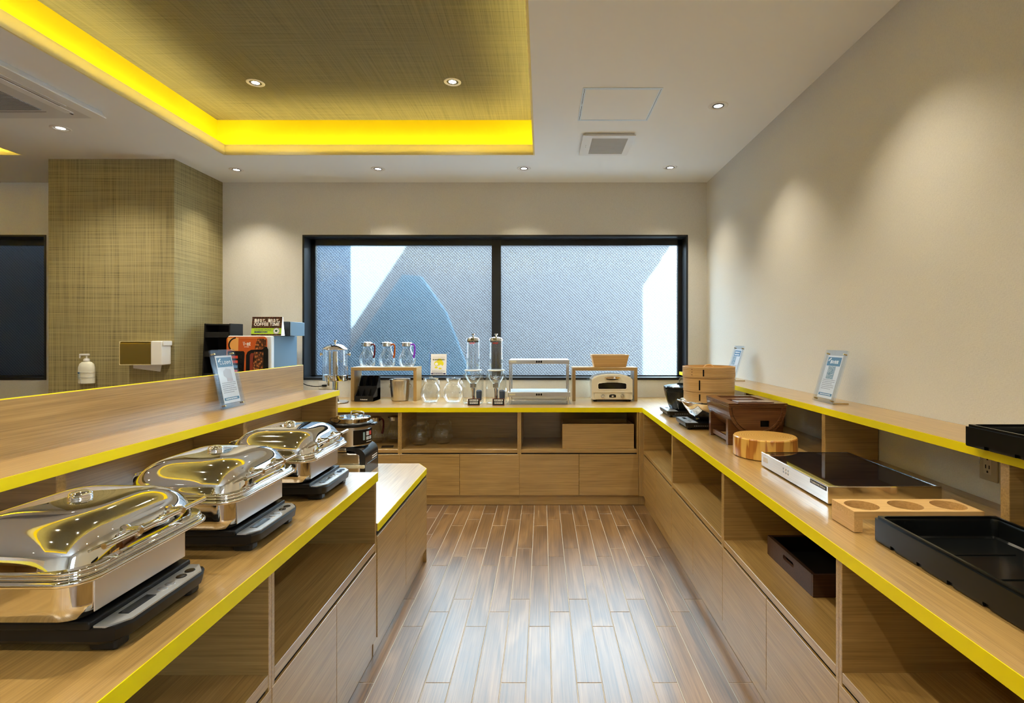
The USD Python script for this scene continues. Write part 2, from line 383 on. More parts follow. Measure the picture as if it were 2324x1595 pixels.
obj('wall_column', bx(COLX0, COLX1, COLY, YW, 0, ZC), linen_wall, smooth=False, kind='structure', label='wide column covered in tan linen wallpaper')

# windows: black frames, figured glass
def window(n, W, bays, label):
    x0, x1, z0, z1 = W
    w = thing(f'window_{n}', label, None, loc=((x0 + x1) / 2, YW, z0), kind='structure')
    fr, dep = 0.016, 0.20
    ring = sbox(x0, z0, x1, z1).difference(sbox(x0 + fr, z0 + fr, x1 - fr, z1 - fr))
    obj('window_frame', ext_y(ring, YW - 0.006, YW + dep), frame_black, w, smooth=False, world=True)
    obj('window_sill', rb(x0 + fr, x1 - fr, YW - .004, YW + .155, z0 + fr, z0 + fr + .006, .002), frame_black, w, world=True)
    YG = YW + 0.165
    xs = [x0 + fr] + bays + [x1 - fr]
    a, b = x0 + fr, x1 - fr
    obj('sash_rail', bx(a, b, YG - .018, YG + .03, 2.157, z1 - fr), frame_black, w, smooth=False, world=True)
    obj('sash_rail', bx(a, b, YG - .018, YG + .03, z0 + fr, z0 + fr + .016), frame_black, w, smooth=False, world=True)
    obj('sash_stile', bx(a, a + .036, YG - .018, YG + .03, z0 + fr, z1 - fr), frame_black, w, smooth=False, world=True)
    obj('sash_stile', bx(b - .036, b, YG - .018, YG + .03, z0 + fr, z1 - fr), frame_black, w, smooth=False, world=True)
    cuts = [a + .036]
    for m in bays:
        obj('mullion', bx(m - .042, m + .042, YG - .035, YG + .035, z0 + fr, z1 - fr), frame_black, w, smooth=False, world=True)
        cuts += [m - .042, m + .042]
    cuts.append(b - .036)
    for i in range(0, len(cuts), 2):
        g = bx(cuts[i], cuts[i + 1], YG, YG + .006, z0 + fr + .016, 2.157); g.update_faces(g.face_normals[:, 1] < .5)
        obj('pane', g, pane_m, w, smooth=False, world=True, label='diamond-figured frosted glass pane')
    return w
clear_pane = glassy('clear_window_glass', (0.98, 0.99, 0.985), 0.02, 0.03, 4.0)
GP = 0.0194     # pitch of the figured glass
nodes = {'g': ('geometry', {}), 'b': ('bump', {'strength': 0.2, 'distance': 0.004}), 'b2': ('bump', {'strength': 0.03, 'distance': 0.002}),
         'n': ('noise_texture', {'scale': 260.0, 'detail': 2.0}),
         'tl': ('translucent_bsdf', {'color': (0.48, 0.52, 0.525)}), 'rf': ('refraction_bsdf', {'color': (0.39, 0.435, 0.445), 'roughness': 0.20, 'IOR': 1.06}),
         'mx': ('mix_closure', {'fac': 0.50}), 'gl': ('glossy_bsdf', {'color': (1, 1, 1), 'roughness': 0.12}), 'fr': ('fresnel', {'IOR': 1.45}), 'o': ('mix_closure', {}),
         'ex': ('math', {'math_type': 'maximum'})}
links = [('g.position', 'n.vector'), ('n.fac', 'b2.height'), ('b2.normal', 'b.normal')]
for i, sgn in enumerate((1, -1)):
    nodes[f'mp{i}'] = ('mapping', {'rotation': (0, sgn * PI / 4, 0), 'scale': (1, 1, 1)})
    nodes[f's{i}'] = ('separate_xyz', {})
    nodes[f'k{i}'] = ('math', {'math_type': 'multiply', 'value2': 2 * PI / GP})
    nodes[f'c{i}'] = ('math', {'math_type': 'sine'})
    nodes[f'q{i}'] = ('map_range', {'from_min': 0.45, 'from_max': 1.0, 'to_max': 1.0 if sgn > 0 else 0.45, 'clamp': True})
    links += [('g.position', f'mp{i}.vector'), (f'mp{i}.vector', f's{i}.vector'), (f's{i}.x', f'k{i}.value1'), (f'k{i}.value', f'c{i}.value1'), (f'c{i}.value', f'q{i}.value')]
nodes['wt'] = ('map_range', {'from_min': 0.0, 'from_max': 1.0, 'to_min': 0.02, 'to_max': 0.14})
links += [('q0.result', 'ex.value1'), ('q1.result', 'ex.value2'), ('ex.value', 'b.height'), ('ex.value', 'wt.value'),
          ('wt.result', 'mx.fac'), ('rf.BSDF', 'mx.closure1'), ('tl.BSDF', 'mx.closure2'), ('b.normal', 'rf.normal'), ('b2.normal', 'gl.normal'),
          ('fr.fac', 'o.fac'), ('mx.closure', 'o.closure1'), ('gl.BSDF', 'o.closure2')]
pane_m = mat('figured_glass', nodes, links, 'o.closure')
window(1, W1, [-0.4285], 'long black-framed window of two frosted panes above the back counter')
window(2, W2, [-5.4], 'dark black-framed window beyond the linen column')

w3 = thing('window_3', 'clear daylight window in the right wall behind the viewer', None, loc=(XR, (W3[0] + W3[1]) / 2, W3[2]), kind='structure')
rg = sbox(W3[0], W3[2], W3[1], W3[3])
ins = unary_union([sbox(W3[0] + .04, W3[2] + .04, -1.83, W3[3] - .04), sbox(-1.77, W3[2] + .04, W3[1] - .04, W3[3] - .04)])
obj('window_frame', ext_x(rg.difference(ins), XR + .02, XR + .13), frame_black, w3, smooth=False, world=True)
for a, b in ((W3[0] + .04, -1.83), (-1.77, W3[1] - .04)): obj('pane', bx(XR + .07, XR + .076, a, b, W3[2] + .04, W3[3] - .04), clear_pane, w3, smooth=False, world=True)

# outside: ground, a garden wall, the neighbouring building whose shade falls on the glass
obj('ground_outside', bx(-14, 10, 5.05, 22, -0.25, -0.15), plain('paving_outside', (0.30, 0.31, 0.33), 0.9), smooth=False, kind='structure', label='paved yard outside the window')
YO = 7.2
sil = [(-3.0, -.2), (-2.9, 0.85), (-2.74, 1.09), (-1.79, 2.52), (-1.70, 2.68), (1.86, 2.68), (1.72, 2.52), (1.33, 1.98), (1.33, -.2)]
sil = [(x, max(z, -0.2)) for x, z in sil]
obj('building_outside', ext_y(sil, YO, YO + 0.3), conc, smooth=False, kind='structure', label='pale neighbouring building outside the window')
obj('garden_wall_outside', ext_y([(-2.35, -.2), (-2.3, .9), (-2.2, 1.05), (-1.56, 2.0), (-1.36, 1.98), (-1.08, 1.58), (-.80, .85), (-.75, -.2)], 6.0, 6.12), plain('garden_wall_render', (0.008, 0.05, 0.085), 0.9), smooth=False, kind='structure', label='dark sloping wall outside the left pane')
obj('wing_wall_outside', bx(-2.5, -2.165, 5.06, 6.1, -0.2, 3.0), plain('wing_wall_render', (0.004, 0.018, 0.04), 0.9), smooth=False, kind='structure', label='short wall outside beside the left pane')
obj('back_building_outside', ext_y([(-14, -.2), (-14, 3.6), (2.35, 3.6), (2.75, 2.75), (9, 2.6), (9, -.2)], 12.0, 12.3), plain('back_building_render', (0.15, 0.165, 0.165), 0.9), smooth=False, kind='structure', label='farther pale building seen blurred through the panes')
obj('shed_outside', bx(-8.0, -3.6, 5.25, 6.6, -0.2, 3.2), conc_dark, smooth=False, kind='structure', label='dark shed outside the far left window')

# ------------------------------------------------------------------ ceiling fittings
lens_m = mat('downlight_lens', {'e': ('emission', {'color': (1.0, 0.96, 0.88), 'strength': 7.0})}, [], 'e.emission')
refl_m = plain('downlight_reflector', (0.85, 0.85, 0.82), 0.12, 1.0)
ring_m = plain('downlight_trim', (0.78, 0.77, 0.74), 0.4)
def downlight(x, y, z, label, group, wash=False, power=1.0, aim=(0, 0)):
    t = thing('downlight', label, 'ceiling light', (x, y, z), group=group)
    R, r = 0.058, 0.040
    obj('trim_ring', lathe([(r, .004), (r, -.002), (r + .004, -.004), (R - .004, -.004), (R, -.0015), (R, .0005), (r, .004)], 40), ring_m, t)
    if wash:
        obj('gimbal_ring', lathe([(.026, .002), (.026, -.003), (.034, -.003), (.034, .002), (.026, .002)], 36), plain_dark_ring, t)
        obj('reflector', lathe([(r, .003), (.034, .001), (.034, .012), (r, .012), (r, .003)], 36), refl_m, t)
        obj('lens', cyl(.0262, -.0008, .002, n=32), lens_m, t)
    else:
        obj('reflector', lathe([(r, .002), (.022, .001), (.022, .004), (r, .004), (r, .002)], 36), refl_m, t)
        obj('lens', cyl(.026, -.0002, .003, n=32), lens_m, t)
    s = UsdLux.SphereLight.Define(stage, t + '/bulb'); s.CreateRadiusAttr(0.022)
    s.CreateIntensityAttr(SPOT * power); s.CreateColorAttr(SPOT_COLOR)
    sh = UsdLux.ShapingAPI.Apply(s.GetPrim()); sh.CreateShapingConeAngleAttr(50 if wash else 65); sh.CreateShapingConeSoftnessAttr(1.0)
    s.AddTranslateOp().Set((0, 0, -0.03)); s.AddRotateXYZOp().Set((aim[0], aim[1], 0))
    return t
plain_dark_ring = plain('downlight_gimbal', (0.10, 0.10, 0.09), 0.4)
G1, G2, G3, G4 = 'downlights along the back wall', 'downlights along the right wall', 'downlights in the recess', 'downlights of the left ceiling'
for x, y, l in ((-2.557, 4.461, 'small round downlight nearest the linen column, in front of the back wall'), (-1.367, 4.438, 'small round downlight over the left half of the window'),
                (-0.1535, 4.427, 'small round downlight over the right half of the window'), (1.055, 4.404, 'small round downlight in the corner of the back and right walls')):
    downlight(x, y, ZC, l, G1, True, 0.62, aim=(0, 0))
downlight(1.064, 3.229, ZC, 'round downlight near the right wall, beside the ceiling hatch', G2, True, 0.8, aim=(0, 3))
for y in (2.05, 0.87, -0.31, -1.5): downlight(1.064, y, ZC, 'downlight above the right counter, out of view', G2, True, 0.8, aim=(0, 3))
downlight(-1.949, 3.625, ZR, 'left one of the two downlights in the yellow-lit recess', G3)
downlight(-0.609, 3.612, ZR, 'right one of the two downlights in the yellow-lit recess', G3)
for y in (2.3, 1.0, -0.3): 
    for x in (-1.949, -0.609): downlight(x, y, ZR, 'recess downlight, out of view', G3)
downlight(-3.23, 3.577, ZC, 'bright downlight beside the air conditioner panel', G4)
for x, y in ((-3.23, 1.6), (-3.23, 0.0), (-3.23, -1.8), (-0.6, -2.6), (-2.2, -2.6)): downlight(x, y, ZC, 'downlight, out of view', G4)

ah = thing('access_hatch', 'square ceiling hatch with a thin silver frame', 'ceiling hatch', (0.4535, 3.219, ZC))
A = 0.2255
ring = lambda a, b: sbox(-a, -a, a, a).difference(sbox(-b, -b, b, b))
alu = plain('hatch_aluminium', (0.72, 0.84, 0.94), 0.4, 0.0)
obj('outer_frame', mv(ext(ring(A, A - .008), .005), z=-.0045), alu, ah, smooth=False)
obj('inner_frame', mv(ext(ring(A - .0105, A - .018), .005), z=-.0042), alu, ah, smooth=False)
obj('hatch_panel', bx(-A + .018, A - .018, -A + .018, A - .018, -.003, .0), ceil_m, ah, smooth=False)
obj('gap', mv(ext(ring(A - .008, A - .0105), .001), z=-.0015), black_dark, ah, smooth=False)
obj('latch', bx(-A + .004, -A + .012, -.02, .0, -.006, 0), alu, ah, smooth=False)

vf = thing('ventilation_grille', 'white square ventilation grille hung just below the ceiling', 'ceiling vent', (0.46, 3.858, ZC))
obj('grille_frame', layers(.365, .40, .006, [(-.022, .004), (-.020, 0), (-.012, 0), (-.008, .012), (0, .014)]), white_pl, vf)
obj('grille_mesh', bx(-.115, .135, -.155, .155, -.0228, -.021), plain('grille_grey', (0.50, 0.51, 0.52), 0.6), vf, smooth=False)
obj('grille_slat', [bx(-.115, .135, y - .0012, y + .0012, -.0245, -.0228) for y in np.linspace(-.15, .15, 41)], plain('grille_slat_grey', (0.62, 0.63, 0.63), 0.6), vf, smooth=False, kind='stuff')
obj('indicator', [cyl(.003, -.0235, -.0215, -.148, y, 12) for y in (-.02, .01)], print_grey, vf)

# air conditioner cassette
ac = thing('air_conditioner', 'large white ceiling cassette air conditioner with a grey mesh grille', 'air conditioner', (-3.20, 2.86, ZC - .0006))
acw = plain('air_conditioner_white', (0.66, 0.67, 0.68), 0.4)
ac_pale = plain('air_conditioner_pale', (0.84, 0.86, 0.88), 0.35)
H, Z0 = 0.475, -0.032
obj('panel', layers(2 * H, 2 * H, .02, [(Z0, .0), (Z0 + .006, 0), (-.004, .012), (0, .012)]), acw, ac)
obj('intake_grille', bx(-H + .285, H - .285, -H + .12, H - .128, Z0 - .003, Z0 + .001), plain('intake_grey', (0.27, 0.28, 0.29), 0.7), ac, smooth=False)
obj('intake_slat', [bx(-H + .285, H - .285, y - .0018, y + .0018, Z0 - .006, Z0 - .003) for y in np.linspace(-H + .125, H - .132, 80)], plain('intake_slat_grey', (0.40, 0.41, 0.42), 0.6), ac, smooth=False, kind='stuff')
for s in (1, -1):
    xo = lambda d: s * (H - d)
    lo, hi = sorted((xo(.122), xo(.130))); obj('air_slot', bx(lo, hi, -H + .18, H - .18, Z0 - .001, Z0 + .002), black_dark, ac, smooth=False)
    lo, hi = sorted((xo(.088), xo(.120))); obj('louvre', rb(lo, hi, -H + .18, H - .18, Z0 - .004, Z0 + .002, .002), acw, ac)
    lo, hi = sorted((xo(.133), xo(.185))); obj('inner_strip', rb(lo, hi, -H + .08, H - .08, Z0 - .003, Z0 + .002, .002), ac_pale, ac)
    lo, hi = sorted((xo(.0), xo(.086))); obj('side_strip', rb(lo, hi, -H, H - .0, Z0 - .003, Z0 + .002, .002), ac_pale, ac)
obj('seam', bx(-.3, .19, H - .098, H - .096, Z0 - .0015, Z0 + .001), black_dark, ac, smooth=False)
obj('sensor', bx(H - .165, H - .155, H - .08, H - .055, Z0 - .0015, Z0 + .001), black_dark, ac, smooth=False)

# ------------------------------------------------------------------ counters
ZB, ZL, ZT = 0.757, 0.752, 0.990     # worktop of back and right, of the island, raised shelves
CH = 0.0005
def panel(x0, x1, y0, y1, z0, z1): return rb(x0, x1, y0, y1, z0, z1, 0.0012, 4)
def cabinet(name, label, loc, rotz, w, top, shelf, band, gap, depth=0.50, group=None, drawers=2):
    """Local x along the front, front at y = 0 facing -y, up to the underside of the worktop."""
    t = thing(name, label, 'cabinet', loc, rotz, group)
    s = 0.015
    obj('side_panel', panel(0, s, 0, depth, 0.079, top), oak_d, t)
    obj('side_panel', panel(w - s, w, 0, depth, 0.079, top), oak_d, t)
    obj('shelf_board', panel(s, w - s, 0.0005, depth - .012, band, shelf), oak, t)
    obj('back_panel', bx(s, w - s, depth - .012, depth, .08, top), oak, t, smooth=False)
    obj('shadow_gap', bx(s, w - s, 0.0085, 0.02, gap - .02, band), black_dark, t, smooth=False)
    obj('kick_board', bx(0, w, 0.016, 0.032, 0.002, 0.079), oak, t, smooth=False)
    d = w / drawers
    for k in range(drawers):
        obj('drawer_front', rb(k * d + .0012, (k + 1) * d - .0012, -0.001, 0.007, 0.079, gap, 0.001, 4), oak, t)
    return t
SH, BD, GA = 0.433, 0.406, 0.396
TH = 0.036
TU = ZB - TH - .0007
# back run, left to right
bk = [(-2.89, -2.022), (-2.022, -1.101), (-1.101, -0.1785), (-0.1785, 0.744)]
bl = ['oak cabinet under the back counter, hidden behind the island', 'oak cabinet under the back counter holding coloured-handle pitchers', 'oak cabinet under the back counter holding two handled glass pots', 'oak cabinet under the back counter with the flat-fronted wooden box']
for (a, b), l in zip(bk, bl): cabinet('open_cabinet', l, (a, 4.12, 0), 0, b - a, TU, SH, BD, GA, group='cabinets under the back counter')
# right run, far to near (local x runs towards the viewer)
rr = [4.095, 3.19, 2.295, 1.395, 0.495, -0.405]
rl = ['oak cabinet under the right counter, the one in the corner', 'oak cabinet under the right counter below the bamboo steamer', 'oak cabinet under the right counter holding the dark wooden tray', 'oak cabinet under the right counter nearest the viewer, empty', 'oak cabinet under the right counter, out of view']
for k in range(5): cabinet('open_cabinet', rl[k], (0.775, rr[k], 0), -90, rr[k] - rr[k + 1], TU, SH, BD, GA, group='cabinets under the right counter')
obj('corner_post', [panel(0.7445, 0.790, 4.0955, 4.135, 0.079, TU), bx(.7445, .80, 4.1365, 4.15, .002, .079), bx(.790, .806, 4.0955, 4.136, .002, .0785)], oak_v, cat='cabinet filler', label='narrow oak filler post in the inner corner of the counters')
# island run (local x runs away from the viewer)
li = [-0.346, 0.492, 1.330, 2.168]
ll = ['oak cabinet under the island, out of view', 'oak cabinet under the island worktop below the nearest chafing dish', 'oak cabinet at the end of the island worktop, next to the low counter']
for k in range(3): cabinet('open_cabinet', ll[k], (-0.675, li[k], 0), 90, li[k + 1] - li[k], ZL - TH - .0007, 0.468, 0.437, 0.426, group='cabinets under the island')
# low counter at the island's end
lc = thing('low_counter', 'low oak counter with a yellow edge and cut corner at the island end', 'counter', (-0.67, 2.170, 0), 90)
LW, LD, LZ = 0.93, 0.72, 0.543
topp = Polygon([(0, 0), (LW - .02, 0), (LW + .10, .07), (LW + .10, LD), (0, LD)])
obj('worktop', mv(ext(topp, .032), z=LZ - .032), oak, lc, smooth=False)
obj('yellow_edge', [bx(0, LW - .02, -.0022, 0, LZ - .032, LZ - .0008), mv(ext(Polygon([(LW - .02, 0), (LW - .02, -.0022), (LW + .1013, .068), (LW + .10, .07)]), .0317), z=LZ - .032)], yellow, lc, smooth=False)
obj('shadow_gap', bx(0.0, LW - .03, .0105, .03, .46, LZ - .0325), black_dark, lc, smooth=False)
for k in range(2): obj('door_panel', rb(k * .455 + .0012, (k + 1) * .455 - .0012, .001, .009, .079, .490, .001, 4), oak, lc)
obj('kick_board', bx(0, .91, .018, .034, .002, .079), oak, lc, smooth=False)
obj('end_panel', bx(.91, .925, .001, LD - .03, .002, LZ - .032), oak_d, lc, smooth=False)
obj('body', bx(0.0, .909, .05, LD - .03, .08, LZ - .033), black_dark, lc, smooth=False)

def worktop(name, label, loc, rotz, poly, edges, z, th=TH, cat='worktop'):
    t = thing(name, label, cat, loc, rotz)
    obj('board', mv(ext(Polygon(poly), th - .0006), z=z - th), oak, t, smooth=False)
    obj('yellow_edge', cat_([bx(a, b, -.0022, .0, z - th + .0002, z - .0008) for a, b in edges]), yellow, t, smooth=False, label='bright yellow front edge')
    return t
wb = worktop('worktop', 'pale oak worktop with a yellow front edge below the long window', (-2.89, 4.115, 0), 0, [(0, 0), (3.66, 0), (3.66, .714), (0, .714)], [(0, 3.66)], ZB)
# the right worktop's local x runs towards the viewer
wr = worktop('worktop', 'oak worktop with a yellow front edge along the right wall', (0.77, 4.829, 0), -90, [(0, .0006), (.714, 0), (5.25, 0), (5.25, .717), (0, .717)], [(.714, 5.25)], ZB)
wl = worktop('worktop', 'oak worktop with a yellow front edge under the chafing dishes', (-0.67, -0.35, 0), 90, [(0, 0), (2.518, 0), (2.518, .72), (0, .72)], [(0, 2.518)], ZL)

# raised shelves
def raised(name, label, loc, rotz, L, depth, z, th, cuts, low, post_t, back=None, inset=.008, endcut=None):
    t = thing(name, label, 'shelf', loc, rotz)
    obj('shelf_board', bx(0, L, 0, depth, z - th, z), oak, t, smooth=False)
    obj('yellow_edge', bx(0, L, -.0022, 0, z - th + .0002, z - .0008), yellow, t, smooth=False, label='bright yellow front edge')
    for c, zl in zip(cuts, low):
        obj('divider', panel(c, c + post_t, inset, depth - .002, zl + .0007, z - th), oak_d, t)
    if back:
        obj('upstand', panel(0, L if endcut is None else endcut, depth, depth + .02, back[0], back[1]), oak, t)
        obj('yellow_edge', bx(0, L if endcut is None else endcut, depth + .001, depth + .019, back[1], back[1] + .0012), yellow, t, smooth=False)
    return t
# right: local x towards the viewer, starting at the back wall
RX = 1.240
raised('raised_shelf', 'raised oak shelf with a yellow edge along the right wall', (RX, 4.829, 0), -90, 5.2, 1.486 - RX, ZT, .029,
       [4.829 - 3.30, 4.829 - 2.385, 4.829 - 1.4546, 4.829 - .53], [ZB] * 4, .029)
LXF = -1.190
raised('raised_shelf', 'raised oak shelf with a yellow edge and back board on the island', (LXF, -0.35, 0), 90, 3.476, .21, ZT, .030,
       [1.330 - .015 + .35, 2.168 - .03 + .35, 3.447, .6], [ZL, ZL, LZ, ZL], .028, back=(0.0, 1.137), endcut=3.476)

# ------------------------------------------------------------------ island: chafing dishes
def ring_loft(w, d, r, z0, z1, out, n=8):
    """A rolled flange: rounded-rectangle collar of half-round section."""
    zs = []
    for k in range(9):
        a = -PI / 2 + PI * k / 8
        zs.append(((z0 + z1) / 2 + (z1 - z0) / 2 * math.sin(a), out * (1 - math.cos(a))))
    return layers(w, d, r, zs, n)
def dome(a, b, H, z0, r, n=16, n1=5.0):
    th = np.linspace(0, 2 * PI, 97)[:-1]
    c, s = np.cos(th), np.sin(th)
    R = (np.abs(c / a) ** n1 + np.abs(s / b) ** n1) ** (-1 / n1)
    rings = []
    for k in range(n + 1):
        t = k / n * PI / 2
        rad = max(math.cos(t), 1e-4) ** 0.42 if k < n else 1e-4
        # steep lower wall, then a low vault
        q = 1 - k / n
        rad = q ** 0.55 if k < n else 1e-4
        z = z0 + H * (1 - rad ** 4.6) ** 0.60
        rings.append(np.column_stack([R * c * rad, R * s * rad, np.full(len(th), z)]))
    return loft(rings)
front_steel = plain('brushed_front_steel', (0.88, 0.88, 0.88), 0.36, 1.0)
pan_steel = plain('satin_polished_steel', (0.86, 0.855, 0.85), 0.07, 1.0)
def chafer(label, loc):
    """Front with the controls towards +x, base on z = 0."""
    t = thing('chafing_dish', label, 'chafing dish', loc, group='chafing dishes on the island')
    W, D = 0.31, 0.36
    body = Polygon([(-.15, -.125), (.150, -.125), (.176, -.10), (.176, .105), (.150, .13), (-.15, .13)])
    pr = []
    pl = [(-.155, -.122), (.145, -.128), (.165, -.121), (.177, -.095), (.177, .098), (.165, .124), (.145, .131), (-.155, .125)]
    for z, k in ((.014, .93), (.022, .985), (.040, 1.0), (.046, .985)):
        pr.append(np.array([(x * k, y * k, z) for x, y in pl]))
    base = obj('induction_base', loft(pr), black_pl, t)
    for x, y in ((.135, -.095), (.135, .10), (-.12, -.095), (-.12, .10)):
        obj('foot', layers(.05, .035, .008, [(0, .002), (.003, 0), (.016, 0)], cx=x, cy=y), black_pl, base)
    obj('cradle', rb(-.15, .128, -.13, .135, .043, .058, .004), black_pl, t)
    pan = ext(Polygon([(.131, -.123), (.150, -.123), (.173, -.094), (.173, .097), (.150, .126), (.131, .126)]).buffer(.002), .003)
    cp = obj('control_panel', mv(pan, z=.0458), silver_panel, t)
    obj('display', rb(.139, .158, -.082, -.012, .0486, .0498, .0005), plain_display, cp)
    for k, y in enumerate((.012, .034, .068, .095)):
        m = lathe([(0, .0486), (.0095, .0486), (.0085, .0502), (0, .0504)], 24)
        m.vertices[:, 1] *= 1.15 if k > 1 else .85; m.vertices[:, 0] *= 1.05
        obj('button', mv(m, .152, y), black_gloss if k > 1 else silver_button, cp)
    obj('water_pan', layers(.252, .302, .045, [(.056, .05), (.0575, .025), (.064, .010), (.078, .001), (.09, 0), (.142, 0), (.142, .02)], 10), pan_steel, t)
    obj('front_plate', rb(.1245, .1268, -.118, .118, .070, .134, .001, 4), front_steel, t, label='brushed front face of the water pan')
    rim = obj('rim', ring_loft(W, D, .05, .136, .147, .006), chrome, t)
    obj('rim_bead', ring_loft(W - .012, D - .012, .046, .1465, .153, .004), chrome, rim)
    lid = obj('lid', cat_([dome(.142, .167, .076, .158, .05, 26), ring_loft(W - .016, D - .016, .046, .152, .160, .004)]), chrome, t, smooth=50)
    for y in (-.085, .085):
        obj('clip', rb(.135, .157, y - .02, y + .02, .1585, .1625, .0015), chrome, lid)
    k = [(r_, z_ - .008) for r_, z_ in [(0, .230), (.010, .230), (.009, .236), (.016, .238), (.0195, .2425), (.0195, .2455), (.018, .2475), (.0195, .2495), (.018, .2515), (.015, .2535), (.013, .2545), (.008, .256), (0, .2565)]]
    obj('knob', lathe(k, 32), chrome, t)
    hb = obj('handle', tube(smoothline([(.157, -.135, .1905), (.158, -.05, .1905), (.158, .05, .1905), (.157, .135, .1905)], 4), .0052, 12), chrome, t)
    for y in (-.058, .058):
        p = lathe([(0, 0), (.011, 0), (.0115, .006), (.008, .010), (.008, .019), (.0095, .021), (.0095, .031), (.006, .034), (0, .034)], 24)
        p = rot(p, 90, [0, 1, 0]); obj('handle_post', mv(p, .130, y, .1895), chrome, hb)
    obj('collar', [rot(cyl(.0075, -.008, .008, n=16), 90, [1, 0, 0]).apply_translation([.158, 0, .1905])], chrome, hb)
    hg = rot(cyl(.020, -.055, .055, n=28, c=.003), 90, [1, 0, 0])
    h = obj('hinge', mv(hg, -.172, 0, .166), chrome, t)
    for s in (-1, 1): obj('hinge_cap', mv(rot(lathe([(0, 0), (.012, 0), (.012, .004), (.006, .006), (0, .006)], 20), -90 * s if s > 0 else 90, [1, 0, 0]), -.172, s * .055, .166), black_gloss, h)
    obj('hinge_arm', [rb(-.175, -.135, y - .012, y + .012, .150, .160, .002) for y in (-.035, .035)], chrome, h)
    return t
plain_display = plain('display_black', (0.008, 0.012, 0.02), 0.12)
silver_button = plain('silver_button', (0.42, 0.44, 0.47), 0.25, 0.7)
CHX = -0.905
c0 = chafer('polished steel chafing dish nearest the viewer on the island, cut by the picture edge', (CHX, 1.045, ZL + .0006))
dup(c0, (CHX, 1.478, ZL + .0006), 0, 'middle one of the three polished steel chafing dishes on the island')
dup(c0, (CHX, 1.911, ZL + .0006), 0, 'polished steel chafing dish at the far end of the island worktop, beside the soup pot')

# ------------------------------------------------------------------ low counter: warmer with a pot
wm = thing('food_warmer', 'low black and steel electric warmer on the low counter', 'food warmer', (-0.964, 2.905, LZ), 90)
# local x runs away from the viewer, front at y = 0 towards the aisle
prof = [(0, 0), (.0, .085)] + [(.05 - .05 * math.cos(a), .100 + .05 * math.sin(a)) for a in np.linspace(0, PI / 2, 9)] + [(.105, .152), (.105, .140), (.06, .132)] + [(.05 - .022 * math.cos(a), .098 + .022 * math.sin(a)) for a in np.linspace(PI / 2, 0, 7)] + [(.022, 0)]
hood = ext_x(prof, 0, .225)
obj('front_hood', hood, plain('warmer_black', (0.016, 0.018, 0.022), 0.22), wm)
obj('body', rb(.004, .221, .024, .218, .006, .128, .02, 12), steel, wm)
obj('top_plate', rb(.004, .221, .105, .218, .128, .150, .006), steel, wm)
obj('bar_handle', rb(-.018, -.004, -.0, .14, .045, .062, .003), plain('cream_handle', (0.62, 0.58, 0.42), 0.4), wm)
obj('handle_bracket', [rb(-.006, .006, y, y + .012, .048, .06, .001) for y in (.03, .11)], steel, wm)
obj('lettering', [facing(mv(bars(.09, 2, .012, .006, 4), 0, 0, 0), .16, -.0003, .088)], print_white, wm, smooth=False)
obj('trim_line', bx(.03, .2, -.0006, .0005, .060, .0625), plain('print_sky', (0.2, .4, .62), .4), wm, smooth=False)
obj('foot', [cyl(.01, 0, .007, x, y, 12) for x in (.03, .195) for y in (.04, .195)], black_pl, wm)

pt = thing('soup_pot', 'round steel electric soup pot with black control panel standing on the warmer', 'soup pot', (-1.078, 3.015, LZ + .152))
obj('body', lathe([(0, 0), (.098, 0), (.104, .006), (.107, .05), (.108, .112), (.1, .114), (0, .114)], 56), steel, pt)
obj('rim_band', lathe([(.09, .110), (.114, .110), (.120, .116), (.120, .126), (.113, .131), (.09, .131), (.09, .110)], 56), black_pl, pt)
obj('side_grip', [rb(-.145, -.112, -.03, .03, .112, .124, .005), rb(.112, .140, -.03, .03, .112, .124, .005)], black_pl, pt)
ld = obj('lid', lathe([(0, .158), (.07, .160), (.096, .158), (.104, .155), (.1045, .152), (.101, .150), (.101, .131), (.095, .131), (.09, .148), (0, .150)], 56), chrome, pt)
obj('lid_handle', tube(smoothline([(-.012, .02, .158), (-.011, .02, .178), (.0, .02, .185), (.055, .0, .185), (.069, -.004, .178), (.070, -.004, .158)], 5), .0035, 10), steel, ld)
obj('lid_knob', lathe([(0, .158), (.006, .158), (.006, .168), (.015, .170), (.015, .174), (.008, .178), (0, .178)], 24).apply_translation([.035, -.03, 0]), chrome, ld)
obj('lid_latch', [rb(-.085, -.02, -.066, -.058, .160, .164, .001), cyl(.009, .156, .172, -.052, -.062, 16)], brass, ld)
obj('lid_wire', tube(smoothline([(-.09, -.03, .158), (-.1, -.05, .15), (-.085, -.066, .135), (-.045, -.094, .136), (-.03, -.1, .15), (-.03, -.085, .16)], 4), .0018, 6), black_pl, ld)
def curved(r0, r1, a0, a1, z0, z1, n=14):
    th = np.radians(np.linspace(a0, a1, n))
    p = Polygon([(r1 * math.cos(a), r1 * math.sin(a)) for a in th] + [(r0 * math.cos(a), r0 * math.sin(a)) for a in th[::-1]])
    return mv(ext(p, z1 - z0), z=z0)
cpn = obj('control_panel', curved(.100, .114, -66, 2, .014, .094), black_gloss, pt)
pad = plain('keypad_grey', (0.55, 0.58, 0.62), 0.4)
for i, (a0, a1) in enumerate(((-39, -32), (-28, -18), (-16, -6))):
    for j, (z0, z1) in enumerate(((.036, .054), (.060, .082))):
        if i == 0: continue
        obj('key', curved(.1135, .1150, a0, a1, z0, z1, 4), print_red if (i, j) == (2, 1) else pad, cpn)
obj('scroll_pad', curved(.1135, .1150, -39, -33, .036, .080, 4), print_teal, cpn)
obj('lettering', [curved(.1135, .1146, a, a + 2.5, .024, .028, 3) for a in np.arange(-27, -5, 4)], print_white, cpn)

